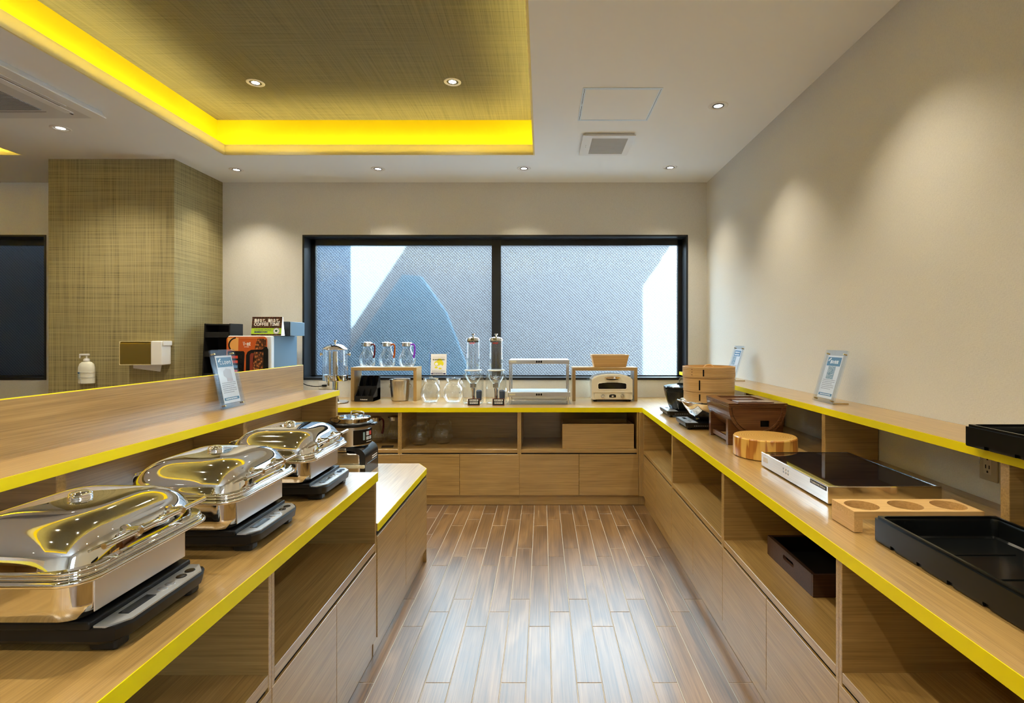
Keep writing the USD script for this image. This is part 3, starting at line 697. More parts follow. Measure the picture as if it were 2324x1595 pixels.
# ------------------------------------------------------------------ acrylic sign holders
def sign(name, label, loc, rotz, w=.18, h=.255, tilt=16, kind=0, leg=True):
    t = thing(name, label, 'sign', loc, rotz)
    R = lambda m: mv(rot(m, -tilt, [1, 0, 0]), z=.0034)
    obj('acrylic_sheet', R(rb(-w / 2, w / 2, .006, .010, 0, h, .001, 4)), acrylic, t)
    obj('acrylic_sheet', R(rb(-w / 2, w / 2, -.002, .002, 0, h, .001, 4)), acrylic, t)
    pw, p0, p1 = w * .70, h * .085, h * .895
    pp = obj('printed_sheet', R(bx(-pw / 2, pw / 2, .0032, .0042, p0, p1)), white_paper, t, smooth=False)
    fr = lambda m, x, z: R(facing(m, x, .0032, z))
    iw = pw * .90
    hh = h * .165
    obj('header', R(bx(-iw / 2, iw / 2, .0027, .0032, p1 - .008 - hh, p1 - .008)), header_blue, pp, smooth=False)
    zc = p1 - .008 - hh / 2
    if kind in (0, 1):
        ttl = text('こしひかり' if kind == 0 else '豚の角煮', .0125, .0004, True, cjk=True)
        obj('title', R(facing(ttl, .004, .0027, zc - .002)), print_white, pp, smooth=False)
        obj('title_mark', R(facing(rot(bx(-.012, .012, -.0035, .0035, 0, .0004), 35, [0, 0, 1]), -iw / 2 + .018, .0027, zc + .009)), print_white, pp, smooth=False)
    else:
        obj('title', R(facing(mv(bars(iw * .8, 2, .018, .009, 8, .0004), 0, .012), 0, .0027, zc)), print_white, pp, smooth=False)
    s = iw * .27
    if kind == 0:
        g = Polygon([(-s, -.1 * s), (-.9 * s, .6 * s), (-.1 * s, s), (s, .8 * s), (1.1 * s, -s), (-.35 * s, -s), (-.4 * s, -.45 * s)])
        obj('picture', fr(ext(g, .0004), .004, h * .56), print_grey_pale, pp, smooth=False)
        obj('picture', fr(mv(ext(Polygon([(-.35 * s, -s), (1.1 * s, -s), (1.05 * s, -.6 * s), (-.3 * s, -.4 * s)]), .0003), z=.0003), .004, h * .56), print_pink, pp, smooth=False)
    else:
        obj('picture', fr(bx(-s, s, -s, s, 0, .0004), -.004 if kind == 1 else -.03, h * .57), picture_teal, pp, smooth=False)
    obj('text_lines', fr(bars(iw * .92, 6, .0085, .0032, 11 + kind), 0, h * .435), print_grey, pp, smooth=False)
    obj('footer', R(bx(-iw / 2, iw / 2, .0027, .0032, p0 + .012, p0 + .024)), header_blue, pp, smooth=False)
    obj('footer_text', fr(mv(bars(iw * .8, 1, .01, .005, 5 + kind, .0006), 0, .0025), 0, p0 + .018), print_white, pp, smooth=False)
    for x in (-w / 2 + .018, w / 2 - .018):
        for z in (h * .055, h * .925):
            obj('pin', R(rot(cyl(.0035, -.012, .004, n=12), 90, [1, 0, 0]).apply_translation([x, 0, z])), brass, t)
    if leg:
        obj('leg', rod((w / 2 - .02, .012, .004), (w / 2 - .02, .085, .0035), .003, 8), brass, t)
    return t
print_grey_pale = plain('print_pale_grey', (0.62, 0.60, 0.62), 0.7)
picture_teal = mat('print_food_photo', {'tc': ('texture_coordinate', {}), 'n': ('noise_texture', {'scale': 160.0, 'detail': 3.0}), 'r': ('rgb_ramp', {'ramp': [(.35, (.16, .27, .33)), (.5, (.34, .44, .50)), (.65, (.62, .62, .66))]}), 'p': ('principled_bsdf', {'roughness': .6})},
                   [('tc.object', 'n.vector'), ('n.fac', 'r.fac'), ('r.color', 'p.base_color')])
sign('acrylic_sign', 'clear acrylic sign with a blue header leaning on the island back board', (-1.348, 2.338, ZT + .0007), 90, w=.172, h=.258, tilt=12, kind=0, leg=False)
sign('acrylic_sign', 'clear acrylic sign with a small photo, above the log slice on the right shelf', (1.318, 2.516, ZT + .0007), -90, kind=1)
sign('acrylic_sign', 'clear acrylic sign partly behind the bamboo steamer on the right shelf', (1.335, 3.81, ZT + .0007), -90, kind=2)

# ------------------------------------------------------------------ on the column
sb_ = thing('soap_bottle', 'white pump bottle of hand sanitiser in a wire holder on the linen column', 'pump bottle', (-3.545, COLY - .045, .940))
bp = [(0, 0), (.056, 0), (.060, .004), (.061, .09), (.060, .125), (.052, .152), (.036, .166), (.020, .172), (.016, .173), (.016, .178), (0, .178)]
m = lathe(bp, 40); m.vertices[:, 1] *= .62
obj('bottle', m, plain('translucent_white_plastic', (0.78, 0.78, 0.68), 0.4), sb_)
obj('cap', cat_([cyl(.022, .174, .188, n=28, c=.001), cyl(.017, .188, .196, n=28), cyl(.006, .196, .218, n=16)]), white_pl, sb_)
obj('pump_spout', cat_([rb(-.052, .018, -.011, .011, .216, .231, .004), cyl(.006, .196, .222, -.052, 0, 14)]), white_pl, sb_)
def hoop(z, a=.0635, b=.041):
    th = np.linspace(0, 2 * PI, 41); return tube(np.column_stack([a * np.cos(th), b * np.sin(th), np.full(41, z)]), .0011, 6, False)
obj('wire_holder', cat_([hoop(.050), hoop(.088), rod((-.015, -.0405, 0), (-.015, -.0405, .09), .0011, 6), rod((-.04, .044, .05), (-.04, .02, .05), .0015, 6), rod((.04, .044, .05), (.04, .02, .05), .0015, 6), rod((-.04, .044, .088), (-.04, .02, .088), .0015, 6), rod((.04, .044, .088), (.04, .02, .088), .0015, 6), rod((-.015, -.041, 0.001), (-.015, .044, .001), .0011, 6)]), steel, sb_)
def around(a0, a1, z0, z1, o):
    m = curved(.0600 + o, .0618 + o, a0, a1, z0, z1); m.vertices[:, 1] *= .62; return m
lb = obj('label_sticker', around(192, 250, .040, .092, 0), plain('label_pale_blue', (0.62, 0.70, 0.66), .5), sb_, smooth=False)
obj('label_mark', around(198, 245, .078, .090, .0008), plain('label_blue', (0.03, 0.16, 0.42), .5), lb, smooth=False)
obj('label_text', [around(200, a1, z, z + .0028, .0008) for a1, z in ((243, .070), (232, .063), (240, .056))], print_teal, lb, smooth=False)

dsp = thing('towel_dispenser', 'gold-fronted paper towel dispenser with a white end, fixed to the linen column', 'paper towel dispenser', (-3.035, COLY, 1.085))
gold = plain('gold_lacquer', (0.30, 0.205, 0.045), 0.16, 0.75)
prof = Polygon([(-.105, .010), (-.100, .004), (-.001, 0), (-.001, .182), (-.085, .182), (-.099, .174), (-.105, .160)])
obj('cover', ext_x(prof, -.21, .035), gold, dsp)
obj('cover_border', [rb(-.2105, -.205, -.107, -.001, .003, .182, .002), rb(-.21, .035, -.100, -.001, .179, .1835, .002), rb(-.21, .035, -.1065, -.001, .001, .006, .002)], plain('pale_gold_edge', (0.72, 0.62, 0.34), .3), dsp)
obj('end_block', rb(.035, .118, -.112, -.001, .000, .186, .008, 12), white_pl, dsp)
obj('end_tab', rb(.118, .126, -.10, -.001, .150, .186, .003), white_pl, dsp)
sheet = ext_y([(-.135, .0), (.085, .0), (.075, -.052), (-.135, -.026)], -.062, -.0608)
obj('paper_sheet', sheet, plain('paper_towel', (0.74, 0.73, 0.70), 0.9), dsp, smooth=False)

# ------------------------------------------------------------------ back counter, left: cup rack, coffee machine
ck = thing('cup_rack', 'tall black cup rack beside the coffee machine', 'cup rack', (-2.695, 4.51, ZB + .0006))
for x in (-.108, .098):
    obj('side_panel', ext_x([(-.125, 0), (.10, 0), (.10, .655), (-.085, .655), (-.11, .3)], x, x + .010), black_matte, ck, smooth=False)
for z in (.02, .20, .38, .54): obj('shelf', bx(-.098, .098, -.118 + z * .05, .09, z, z + .01), black_gloss, ck, smooth=False)
for z in (.20, .38, .54): obj('front_lip', bx(-.098, .098, -.122 + z * .05, -.117 + z * .05, z, z + .045), black_matte, ck, smooth=False)
obj('back_panel', bx(-.098, .098, .09, .10, 0, .65), black_dark, ck, smooth=False)
obj('top_panel', bx(-.098, .098, -.08, .09, .642, .652), black_matte, ck, smooth=False)

cm = thing('coffee_machine', 'coffee machine with an orange front printed with coffee beans', 'coffee machine', (-2.335, 4.24, ZB + .0006))
CW, CHH, CD = .35, .553, .46
x0, x1 = -CW / 2, CW / 2
panel_w = plain('coffee_machine_white', (0.62, 0.66, 0.70), 0.3)
side_blue = plain('coffee_machine_grey_side', (0.13, 0.19, 0.25), 0.28)
obj('body', rb(x0 + .01, x1, .012, CD, 0.01, CHH, .006), side_blue, cm)
obj('front_frame', rb(x0 + .006, x1 + .004, .002, .055, .01, CHH + .001, .012, 10), panel_w, cm)
fp = Polygon(rrect(CW - .03, .60, .03, 8)).intersection(sbox(-1, -.243, 1, .3))
fpx = affinity.translate(fp, -.012, CHH - .305)
front = obj('front_panel', ext_y(fpx, -.006, .004), print_orange, cm, smooth=False, label='orange printed front of the coffee machine')
L, Rr = -.012 - (CW - .03) / 2, -.012 + (CW - .03) / 2
def fz(px_, py_):     # a point of the 2051 x 1595 close-up of the front -> panel coordinates
    return L + (px_ - 130) / (1210 - 130) * (CW - .03), CHH - .005 - (py_ - 600) / (1395 - 600) * .285
def fpoly(pts, y0, y1, m, name, par=front):
    return obj(name, ext_y([fz(*p) for p in pts], y0, y1), m, par, smooth=False)
fpoly([(160, 625), (455, 625), (445, 915), (280, 915), (215, 880), (185, 780)], -.0068, -.006, print_tan, 'coffee_cup_print')
th = np.linspace(math.radians(100), math.radians(215), 16)
cu, cv = 420, 790
fpoly([(cu + 240 * math.cos(a), cv - 175 * math.sin(a)) for a in th] + [(cu + 200 * math.cos(a), cv - 150 * math.sin(a)) for a in th[::-1]], -.0075, -.0068, black_pl, 'cup_rim_print')
fpoly([(470, 640), (1000, 640), (1000, 625), (470, 625)], -.0072, -.006, plain('print_pale_orange', (0.72, 0.24, 0.08), .4), 'highlight_print')
lg = text('V-est', .030, .0006, True, width=.060); obj('logo', facing(lg, fz(675, 760)[0], -.006, fz(675, 760)[1]), print_white, front, smooth=False)
obj('logo', facing(mv(bars(.036, 1, .01, .004, 9, .0005)), fz(670, 825)[0], -.006, fz(670, 825)[1]), print_white, front, smooth=False)
bean_m = mat('coffee_beans_print', {'tc': ('texture_coordinate', {}), 'mp': ('mapping', {'scale': (1, 1, .75)}), 'v': ('voronoi_texture', {'scale': 62.0}), 'r': ('rgb_ramp', {'ramp': [(0.0, (.80, .42, .16)), (.22, (.42, .14, .04)), (.5, (.10, .03, .012)), (.8, (.015, .008, .006))]}), 'p': ('principled_bsdf', {'roughness': .35})},
             [('tc.object', 'mp.vector'), ('mp.vector', 'v.vector'), ('v.distance', 'r.fac'), ('r.color', 'p.base_color')])
bean_small = mat('coffee_beans_fine_print', {'tc': ('texture_coordinate', {}), 'v': ('voronoi_texture', {'scale': 120.0}), 'r': ('rgb_ramp', {'ramp': [(0.0, (.30, .10, .04)), (.3, (.10, .03, .012)), (.7, (.012, .007, .006))]}), 'p': ('principled_bsdf', {'roughness': .4})},
                 [('tc.object', 'v.vector'), ('v.distance', 'r.fac'), ('r.color', 'p.base_color')])
fpoly([(960, 650), (1195, 650), (1195, 830), (1090, 870), (890, 885), (905, 780)], -.0068, -.006, bean_m, 'bean_print')
menu = [(165, 935), (200, 925), (590, 925), (618, 960), (585, 1560), (170, 1560)]
mp_ = fpoly(menu, -.010, -.006, black_gloss, 'menu_panel')
for k, y in enumerate((1055, 1160, 1268, 1370, 1470)):
    fpoly([(225 - k * 4, y - 30), (445 - k * 5, y - 30), (445 - k * 5, y + 30), (225 - k * 4, y + 30)], -.0110, -.010, print_red if k != 2 and k != 4 else header_blue, 'button_label', mp_)
    fpoly([(225 - k * 4, y - 28), (290 - k * 4, y - 28), (290 - k * 4, y + 28), (225 - k * 4, y + 28)], -.0114, -.0110, print_tan, 'button_label', mp_)
    x, z = fz(520 - k * 4, y)
    obj('button', mv(rot(cyl(.0115, -.0035, .0, n=20), 90, [1, 0, 0]), x, -.0135, z), black_pl, mp_)
hop = [(655, 1560), (660, 1020), (700, 940), (800, 895), (1090, 885), (1180, 830), (1215, 830), (1250, 890), (1250, 1560)]
hp = fpoly(hop, -.010, -.006, black_gloss, 'hopper_frame')
fpoly([(760, 1560), (765, 1010), (800, 970), (880, 965), (850, 1100), (840, 1560)], -.0110, -.010, plain('print_maroon', (0.22, 0.03, 0.015), .35), 'hopper_window', hp)
fpoly([(880, 940), (1130, 940), (1115, 1400), (845, 1400), (850, 1250), (885, 1100)], -.0112, -.010, bean_m, 'bean_print', hp)
# A-frame sign on top
sg = thing('coffee_time_sign', 'folded card reading COFFEE TIME standing on the coffee machine', 'sign', (-2.225, 4.30, ZB + CHH + .001))
SW, SHt = .245, .155
lean = 8
Rl = lambda m: rot(m, -lean, [1, 0, 0])
tr = ext_x([(-.004, 0), (.056, 0), (.026, SHt * .99), (.018, SHt * .99)], -SW / 2, SW / 2)
cd = obj('card', tr, white_paper, sg, smooth=False)
face = obj('bean_print', Rl(bx(-SW / 2 + .002, SW / 2 - .002, -.0055, -.0043, .002, SHt - .001)), bean_small, sg, smooth=False)
Tq = lambda s, h, z, m, cjk, w=None, bold=True, x=0: obj('lettering', Rl(facing(text(s, h, .0007, bold, w, cjk), x, -.0055, z)), m, face, smooth=False)
Tq('挽きたて、淹れたて。', .022, .124, print_white, True, .205)
Tq('COFFEE TIME', .024, .094, print_white, False, .205)
gb = obj('green_band', Rl(bx(-SW / 2 + .002, SW / 2 - .002, -.0062, -.0055, .014, .061)), print_green, sg, smooth=False)
obj('lettering', Rl(facing(text('レインフォレスト・アライアンス', .0085, .0006, True, .135, True), -.028, -.0062, .047)), print_navy, gb, smooth=False)
obj('lettering', Rl(facing(text('認証農園産豆30%使用', .0085, .0006, True, .105, True), -.043, -.0062, .030)), print_navy, gb, smooth=False)
em = obj('emblem', Rl(mv(rot(cyl(.026, 0, .0012, n=36), 90, [1, 0, 0]), .082, -.0062, .038)), plain('emblem_grey', (0.42, 0.45, 0.47), .5), sg)
obj('emblem_disc', Rl(mv(rot(cyl(.0185, 0, .0008, n=32), 90, [1, 0, 0]), .082, -.0074, .038)), print_white, em)
frog = Polygon([(-.012, .002), (-.008, .009), (0, .011), (.007, .008), (.012, .001), (.006, -.002), (.008, -.009), (.002, -.007), (-.003, -.011), (-.004, -.004), (-.011, -.006)])
obj('emblem_shape', Rl(facing(ext(frog, .0006), .082, -.0082, .038)), plain('emblem_green', (0.03, 0.10, 0.08), .5), em, smooth=False)

hb2 = thing('bean_hopper', 'black box with a blue-grey side standing at the back of the coffee machine', 'box', (-2.09, 4.50, ZB + CHH + .0005))
obj('body', rb(-.13, .005, -.10, .16, 0, .118, .003), black_gloss, hb2)
obj('side_part', rb(.006, .014, -.098, .16, 0, .116, .003), side_blue, hb2)

# juice dispenser
jd = thing('juice_dispenser', 'tall glass juice dispenser with a steel lid and tap', 'drink dispenser', (-1.715, 4.42, ZB + .0006))
obj('base', cyl(.105, 0, .012, n=40, c=.004), steel, jd)
obj('stand', lathe([(.0, .012), (.030, .012), (.022, .05), (.022, .182), (0, .182)], 32), chrome, jd)
obj('steel_ring', lathe([(0, .182), (.097, .182), (.100, .186), (.100, .226), (.097, .230), (0, .230)], 48), chrome, jd)
obj('glass_jar', lathe([(.097, .230), (.099, .232), (.099, .435), (.103, .440)], 48), clear_glass, jd)
obj('cooling_tube', cyl(.022, .23, .425, n=28), chrome, jd)
obj('cooling_tube', cyl(.010, .23, .43, -.038, -.02, 20), chrome, jd)
lid = obj('lid', lathe([(.106, .440), (.108, .444), (.103, .449), (.085, .462), (.055, .480), (.025, .487), (0, .488)], 48), chrome, jd)
obj('knob', lathe([(0, .487), (.008, .487), (.006, .498), (.007, .502), (.016, .508), (.017, .513), (.010, .519), (0, .52)], 28), chrome, lid)
for s in (-1, 1):
    obj('side_lug', mv(rot(lathe([(0, 0), (.008, 0), (.007, .012), (.014, .014), (.015, .022), (.009, .028), (0, .028)], 20), 90 * s, [0, 1, 0]), s * .100, 0, .402), chrome, jd)
tp = obj('tap', cat_([rod((0, -.098, .205), (0, -.150, .205), .011, 16), cyl(.016, .178, .226, -.0, -.150, 20, .003), cyl(.010, .155, .18, 0, -.150, 16)]), chrome, jd)
obj('tap_lever', cat_([rb(-.03, .03, -.155, -.145, .226, .236, .003), cyl(.007, .215, .24, 0, -.15, 14)]), chrome, tp)
obj('drip_tray', rb(-.06, .06, -.20, -.11, .0, .012, .003), black_pl, jd)

outlet_m = plain('outlet_plate', (0.70, 0.69, 0.66), 0.4)
ot = thing('wall_outlet', 'pale wall outlet low on the back wall behind the juice dispenser', 'power outlet', (-1.965, YW, .865))
obj('plate', rb(-.06, .06, -.006, 0, -.035, .035, .003), outlet_m, ot)
pg = obj('socket', [bx(x, x + .022, -.0075, -.005, -.016, .016) for x in (-.03, .012)], white_pl, ot, smooth=False)
cbl = obj('power_cable', tube(smoothline([(-2.16, 4.80, .885), (-2.10, 4.79, .866), (-2.03, 4.79, .858), (-1.965, 4.815, .862), (-1.93, 4.80, .88), (-1.925, 4.79, .93)], 6), .004, 8), black_pl, cat='cable', label='black power cable plugged in behind the juice dispenser')
obj('power_plug', rb(-1.985, -1.945, 4.797, 4.823, .853, .873, .004), black_pl, cat='plug', label='black plug in the outlet behind the juice dispenser')

# wooden risers
def riser(label, x0, x1, y0, y1, z1, th=.028):
    t = thing('display_riser', label, 'display stand', ((x0 + x1) / 2, (y0 + y1) / 2, ZB + .0006), group=None)
    a, d, h = (x1 - x0) / 2, (y1 - y0) / 2, z1 - ZB
    obj('top_board', panel(-a, a, -d, d, h - th, h), oak, t)
    obj('leg_panel', panel(-a, -a + th, -d, d, 0, h - th), oak_v, t)
    obj('leg_panel', panel(a - th, a, -d, d, 0, h - th), oak_v, t)
    return t
riser('wooden bridge stand carrying three glass pitchers', -1.629, -1.069, 4.535, 4.725, 1.043)
riser('wooden bridge stand over the cream toaster oven', .254, .808, 4.535, 4.725, 1.043)
ZRI = 1.043

# glass pitchers with coloured handles
def pitcher(label, loc, col, group, scale=1.0, rotz=0):
    t = thing('glass_pitcher', label, 'glass pitcher', loc, rotz, group)
    k = scale
    P = lambda l: [(r * k, z * k) for r, z in l]
    obj('glass_body', lathe(P([(0, .003), (.040, .002), (.052, .005), (.067, .026), (.0735, .058), (.071, .086), (.057, .118), (.043, .143), (.0395, .165), (.0445, .195)]), 48), clear_glass, t)
    obj('glass_base', lathe(P([(0, .0), (.042, .0), (.050, .004), (.044, .012), (.02, .009), (0, .010)]), 40), clear_glass, t)
    obj('collar', lathe(P([(.0455, .178), (.048, .178), (.048, .205), (.0455, .208), (.0455, .178)]), 40), chrome, t)
    obj('lid', lathe(P([(0, .218), (.025, .217), (.044, .212), (.050, .207), (.050, .203), (.044, .204), (0, .206)]), 40), chrome, t)
    obj('spout', lathe(P([(.046, .195), (.060, .208), (.058, .210), (.046, .204), (.046, .195)]), 24).slice_plane([0, 0, 0], [-1, 0, 0]).slice_plane([-.04 * k, 0, 0], [-1, 0, 0]), chrome, t)
    h = smoothline([(.047, -.02, .192), (.062, -.026, .196), (.072, -.03, .180), (.073, -.03, .145), (.069, -.03, .105), (.062, -.028, .078)], 6) * k
    n = len(h)
    obj('handle', tube(h, np.linspace(.0065, .0085, n) * k, 10), col, t, label='coloured handle')
    return t
h_red = plain('handle_dark_red', (0.09, 0.006, 0.010), 0.2)
h_orange = plain('handle_orange', (0.38, 0.075, 0.006), 0.2)
h_purple = plain('handle_purple', (0.20, 0.03, 0.55), 0.2)
GP_ = 'glass pitchers with coloured handles'
for u, c, l in ((834, h_red, 'glass pitcher with a dark red handle on top of the wooden stand'), (879, h_orange, 'glass pitcher with an orange handle on top of the wooden stand'), (924, h_purple, 'glass pitcher with a purple handle on top of the wooden stand')):
    pitcher(l, ((u - CU) * 4.63 / F, 4.63, ZRI), c, GP_)
pitcher('glass pitcher with a red handle on the lower shelf', (-1.375, 4.40, SH + .0008), h_red, GP_)
pitcher('glass pitcher with a purple handle on the lower shelf, by the divider', (-1.232, 4.44, SH + .0008), h_purple, GP_)

# round handled glass pots
def pot(label, loc, lid=True):
    t = thing('glass_pot', label, 'glass pot', loc, group='round glass pots with handles')
    obj('glass_body', lathe([(0, .003), (.045, .002), (.062, .012), (.080, .045), (.086, .080), (.081, .115), (.066, .145), (.053, .158), (.051, .170), (.062, .196), (.064, .198)], 52), clear_glass, t)
    obj('glass_base', lathe([(0, 0), (.046, 0), (.056, .005), (.048, .012), (0, .009)], 40), clear_glass, t)
    obj('handle', tube(smoothline([(.052, -.02, .186), (.068, -.028, .178), (.074, -.03, .150), (.070, -.03, .115), (.060, -.03, .085), (.052, -.03, .075)], 5), .0065, 10), clear_glass, t)
    if lid: obj('lid', lathe([(.060, .190), (.060, .197), (.04, .201), (.015, .203), (.012, .209), (.014, .213), (0, .215)], 40), clear_glass, t)
    return t
pot('round lidded glass pot beside the wooden stand on the back worktop', ((978 - CU) * 4.46 / F, 4.46, ZB + .0006))
pot('round lidded glass pot next to the cereal dispensers on the back worktop', ((1029 - CU) * 4.46 / F, 4.46, ZB + .0006))
pot('round glass pot on the lower shelf, the one nearer the divider', ((953 - CU) * 4.3 / F, 4.3, SH + .0008), False)
pot('round glass pot on the lower shelf, the one farther from the divider', ((1005 - CU) * 4.36 / F, 4.36, SH + .0008), False)
tc_ = thing('table_card', 'small dark card lying on the lower shelf behind the divider', 'card', (-1.225, 4.22, SH + .0008))
obj('card', rot(bx(-.045, .045, -.04, .04, 0, .002), 12, [0, 0, 1]), black_pl, tc_, smooth=False)
obj('print', rot(bx(-.035, .035, -.03, .03, .002, .0023), 12, [0, 0, 1]), plain('print_dark_brown', (.06, .035, .02), .5), tc_, smooth=False)

# black holder and ice bucket under the left stand
bh = thing('packet_holder', 'stepped black packet holder under the left wooden stand', 'holder', (-1.505, 4.60, ZB + .0006))
BW = .078
step = [(-.10, 0), (.10, 0), (.10, .185), (.075, .185), (.02, .118), (.02, .075), (-.02, .075), (-.10, .03)]
obj('body', ext_x([(-.10, 0), (.10, 0), (.10, .10), (.02, .10), (.02, .03), (-.10, .03)], -BW, BW), black_matte, bh, smooth=False)
for x in (-BW, -BW + .052, -BW + .104, BW - .003): obj('divider', ext_x([(-.10, .0), (.10, 0), (.10, .205), (.06, .205), (.0, .12), (-.0, .105), (-.10, .042)], x, x + .003), black_pl, bh, smooth=False)
obj('front_plate', bx(-BW, BW, -.103, -.099, 0, .046), black_matte, bh, smooth=False)
obj('middle_plate', bx(-BW, BW, -.005, -.001, .03, .122), black_matte, bh, smooth=False)
obj('back_plate', bx(-BW, BW, .097, .10, .1, .205), black_matte, bh, smooth=False)
obj('lettering', [facing(text('Professional', .009, .0005, True, .06), -.0, -.103, .017), facing(text('NEC', .006, .0005, True, .018), -.005, -.103, .030)][:1], print_white, bh, smooth=False)

ib = thing('ice_bucket', 'brushed steel ice bucket with ring handles under the left wooden stand', 'ice bucket', ((908 - CU) * 4.58 / F, 4.58, ZB + .0006))
obj('body', lathe([(0, .0), (.066, .0), (.070, .004), (.080, .09), (.083, .170), (.086, .178), (.089, .181), (.088, .184), (.083, .182), (.079, .17), (.076, .09), (.066, .008), (0, .006)], 48), steel, ib)
for s in (-1, 1):
    lug = obj('handle_lug', rb(s * .082 - .006, s * .082 + .006, -.008, .008, .135, .150, .003), chrome, ib)
    obj('ring', mv(rot(torus(.014, .0028, 24, 8), 90, [0, 1, 0]), s * .090, 0, .125), chrome, lug)

# small acrylic sign on the window sill
sm = thing('acrylic_sign', 'small clear acrylic sign with a yellow drink picture on the window sill', 'sign', ((994.5 - CU) * 4.88 / F, 4.885, W1[2] + .0225))
R8 = lambda m: rot(m, -8, [1, 0, 0])
obj('acrylic_sheet', R8(rb(-.096, .096, 0, .008, 0, .235, .001, 4)), acrylic, sm)
sp = obj('printed_sheet', R8(bx(-.072, .072, -.0012, -.0002, .018, .212)), white_paper, sm, smooth=False)
f8 = lambda m, x, z, d=0: R8(facing(m, x, -.0012 - d, z))
blob = unary_union([Point(.005, .01).buffer(.024), Point(-.022, -.012).buffer(.023), Point(.018, -.012).buffer(.024), sbox(-.03, -.03, .036, -.01)])
obj('picture', f8(ext(blob, .0005), .004, .135), print_yellow, sp, smooth=False)
for x, z in ((-.02, .118), (.02, .098)): obj('picture', f8(ext(Point(0, 0).buffer(.014), .0005), x, z, .0005), print_white, sp, smooth=False)
for x, z in ((-.022, .088), (.014, .078)): obj('picture', f8(ext(affinity.scale(Point(0, 0).buffer(.014), 1, .55), .0005), x, z, .0003), print_yellow, sp, smooth=False)
obj('text_lines', f8(bars(.11, 2, .012, .006, 21), 0, .185), print_grey_pale, sp, smooth=False)
obj('text_lines', f8(bars(.11, 1, .012, .009, 22), 0, .163, .0005), plain('print_olive', (.12, .13, .03), .6), sp, smooth=False)
obj('text_lines', f8(bars(.12, 3, .009, .005, 23), 0, .062), print_grey, sp, smooth=False)
obj('footer', f8(bx(-.066, .066, -.007, .007, 0, .0004), 0, .030), print_navy, sp, smooth=False)
obj('footer_text', f8(mv(bars(.10, 1, .01, .005, 25, .0005), 0, .0025), 0, .030, .0004), print_white, sp, smooth=False)
for x in (-.086, .086):
    for z in (.012, .222): obj('pin', R8(rot(cyl(.0032, 0, .003, n=12), 90, [1, 0, 0]).apply_translation([x, 0, z])), steel, sm)

# cereal dispensers
def cereal(label, u, Y=4.36):
    t = thing('cereal_dispenser', label, 'cereal dispenser', ((u - CU) * Y / F, Y, ZB + .0006), group='cereal dispensers')
    k = 1.0
    obj('base_plate', lathe([(0, 0), (.074, 0), (.078, .003), (.078, .010), (.074, .014), (0, .014)], 44), clear_thick, t)
    obj('stand', curved_plate(.086, .070, .012, .245), clear_thick, t)
    obj('funnel_housing', lathe([(.062, .27), (.066, .272), (.068, .24), (.064, .215), (.045, .185), (.030, .165), (.028, .14), (.0, .14)], 40), clear_thick, t)
    obj('collar', lathe([(.056, .268), (.070, .268), (.073, .273), (.070, .278), (.056, .280), (.056, .268)], 44), white_ring, t)
    obj('glass_tube', lathe([(.0545, .272), (.0545, .520)], 44), clear_glass, t)
    obj('portion_wheel', cat_([rot(bx(-.002, .002, -.026, .026, -.026, .026), a, [0, 1, 0]) for a in (0, 45, 90, 135)]).apply_translation([0, 0, .205]), chrome, t, smooth=False)
    obj('outlet_spout', lathe([(.024, .168), (.026, .166), (.026, .132), (.022, .130), (.022, .166), (.024, .168)], 28), steel, t)
    obj('support', lathe([(0, .012), (.030, .012), (.016, .03), (.014, .08), (.018, .125), (0, .13)], 28), chrome, t)
    obj('dial_knob', mv(lathe([(0, 0), (.019, 0), (.022, .015), (.024, .075), (.018, .085), (0, .088)], 28), .052, -.040, .030), dial_blue, t)
    ld_ = obj('lid', lathe([(.058, .515), (.060, .518), (.058, .523), (.050, .537), (.030, .545), (0, .548)], 44), chrome, t)
    obj('lid_seal', lathe([(0, .500), (.050, .500), (.050, .515), (0, .516)], 36), plain_dark_ring, ld_)
    obj('lid_knob', lathe([(0, .546), (.006, .546), (.005, .556), (.010, .560), (.015, .566), (.014, .571), (0, .573)], 24), chrome, ld_)
    lg_ = text("Kellogg's", .013, .0005, True, .046); lg_ = facing(rot(lg_, 6, [0, 0, 1]))
    ang = lg_.vertices[:, 0] / .0548; rr_ = .0548 - lg_.vertices[:, 1]
    lg_.vertices = np.column_stack([rr_ * np.sin(ang), -rr_ * np.cos(ang), lg_.vertices[:, 2] + .494])
    obj('logo', lg_, print_red, t, smooth=False)
    return t
def curved_plate(a, b, t_, h):
    """Clear back stand, an arch open to the front."""
    th_ = np.linspace(math.radians(-20), math.radians(200), 30)
    o = [(a * math.cos(x), b * math.sin(x)) for x in th_]; i = [((a - .004) * math.cos(x), (b - .004) * math.sin(x)) for x in th_[::-1]]
    return mv(ext(Polygon(o + i), h - .012), z=.012)
clear_thick = glassy('thick_clear_acrylic', (0.93, 0.95, 0.95), 0.05, 0.08, 2.2)
white_ring = plain('frosted_collar', (0.70, 0.74, 0.76), 0.25)
dial_blue = plain('dial_blue_grey', (0.055, 0.085, 0.15), 0.3)
cereal('cereal dispenser in front of the left window pane', 1074)
cereal('cereal dispenser in front of the black window mullion', 1126)
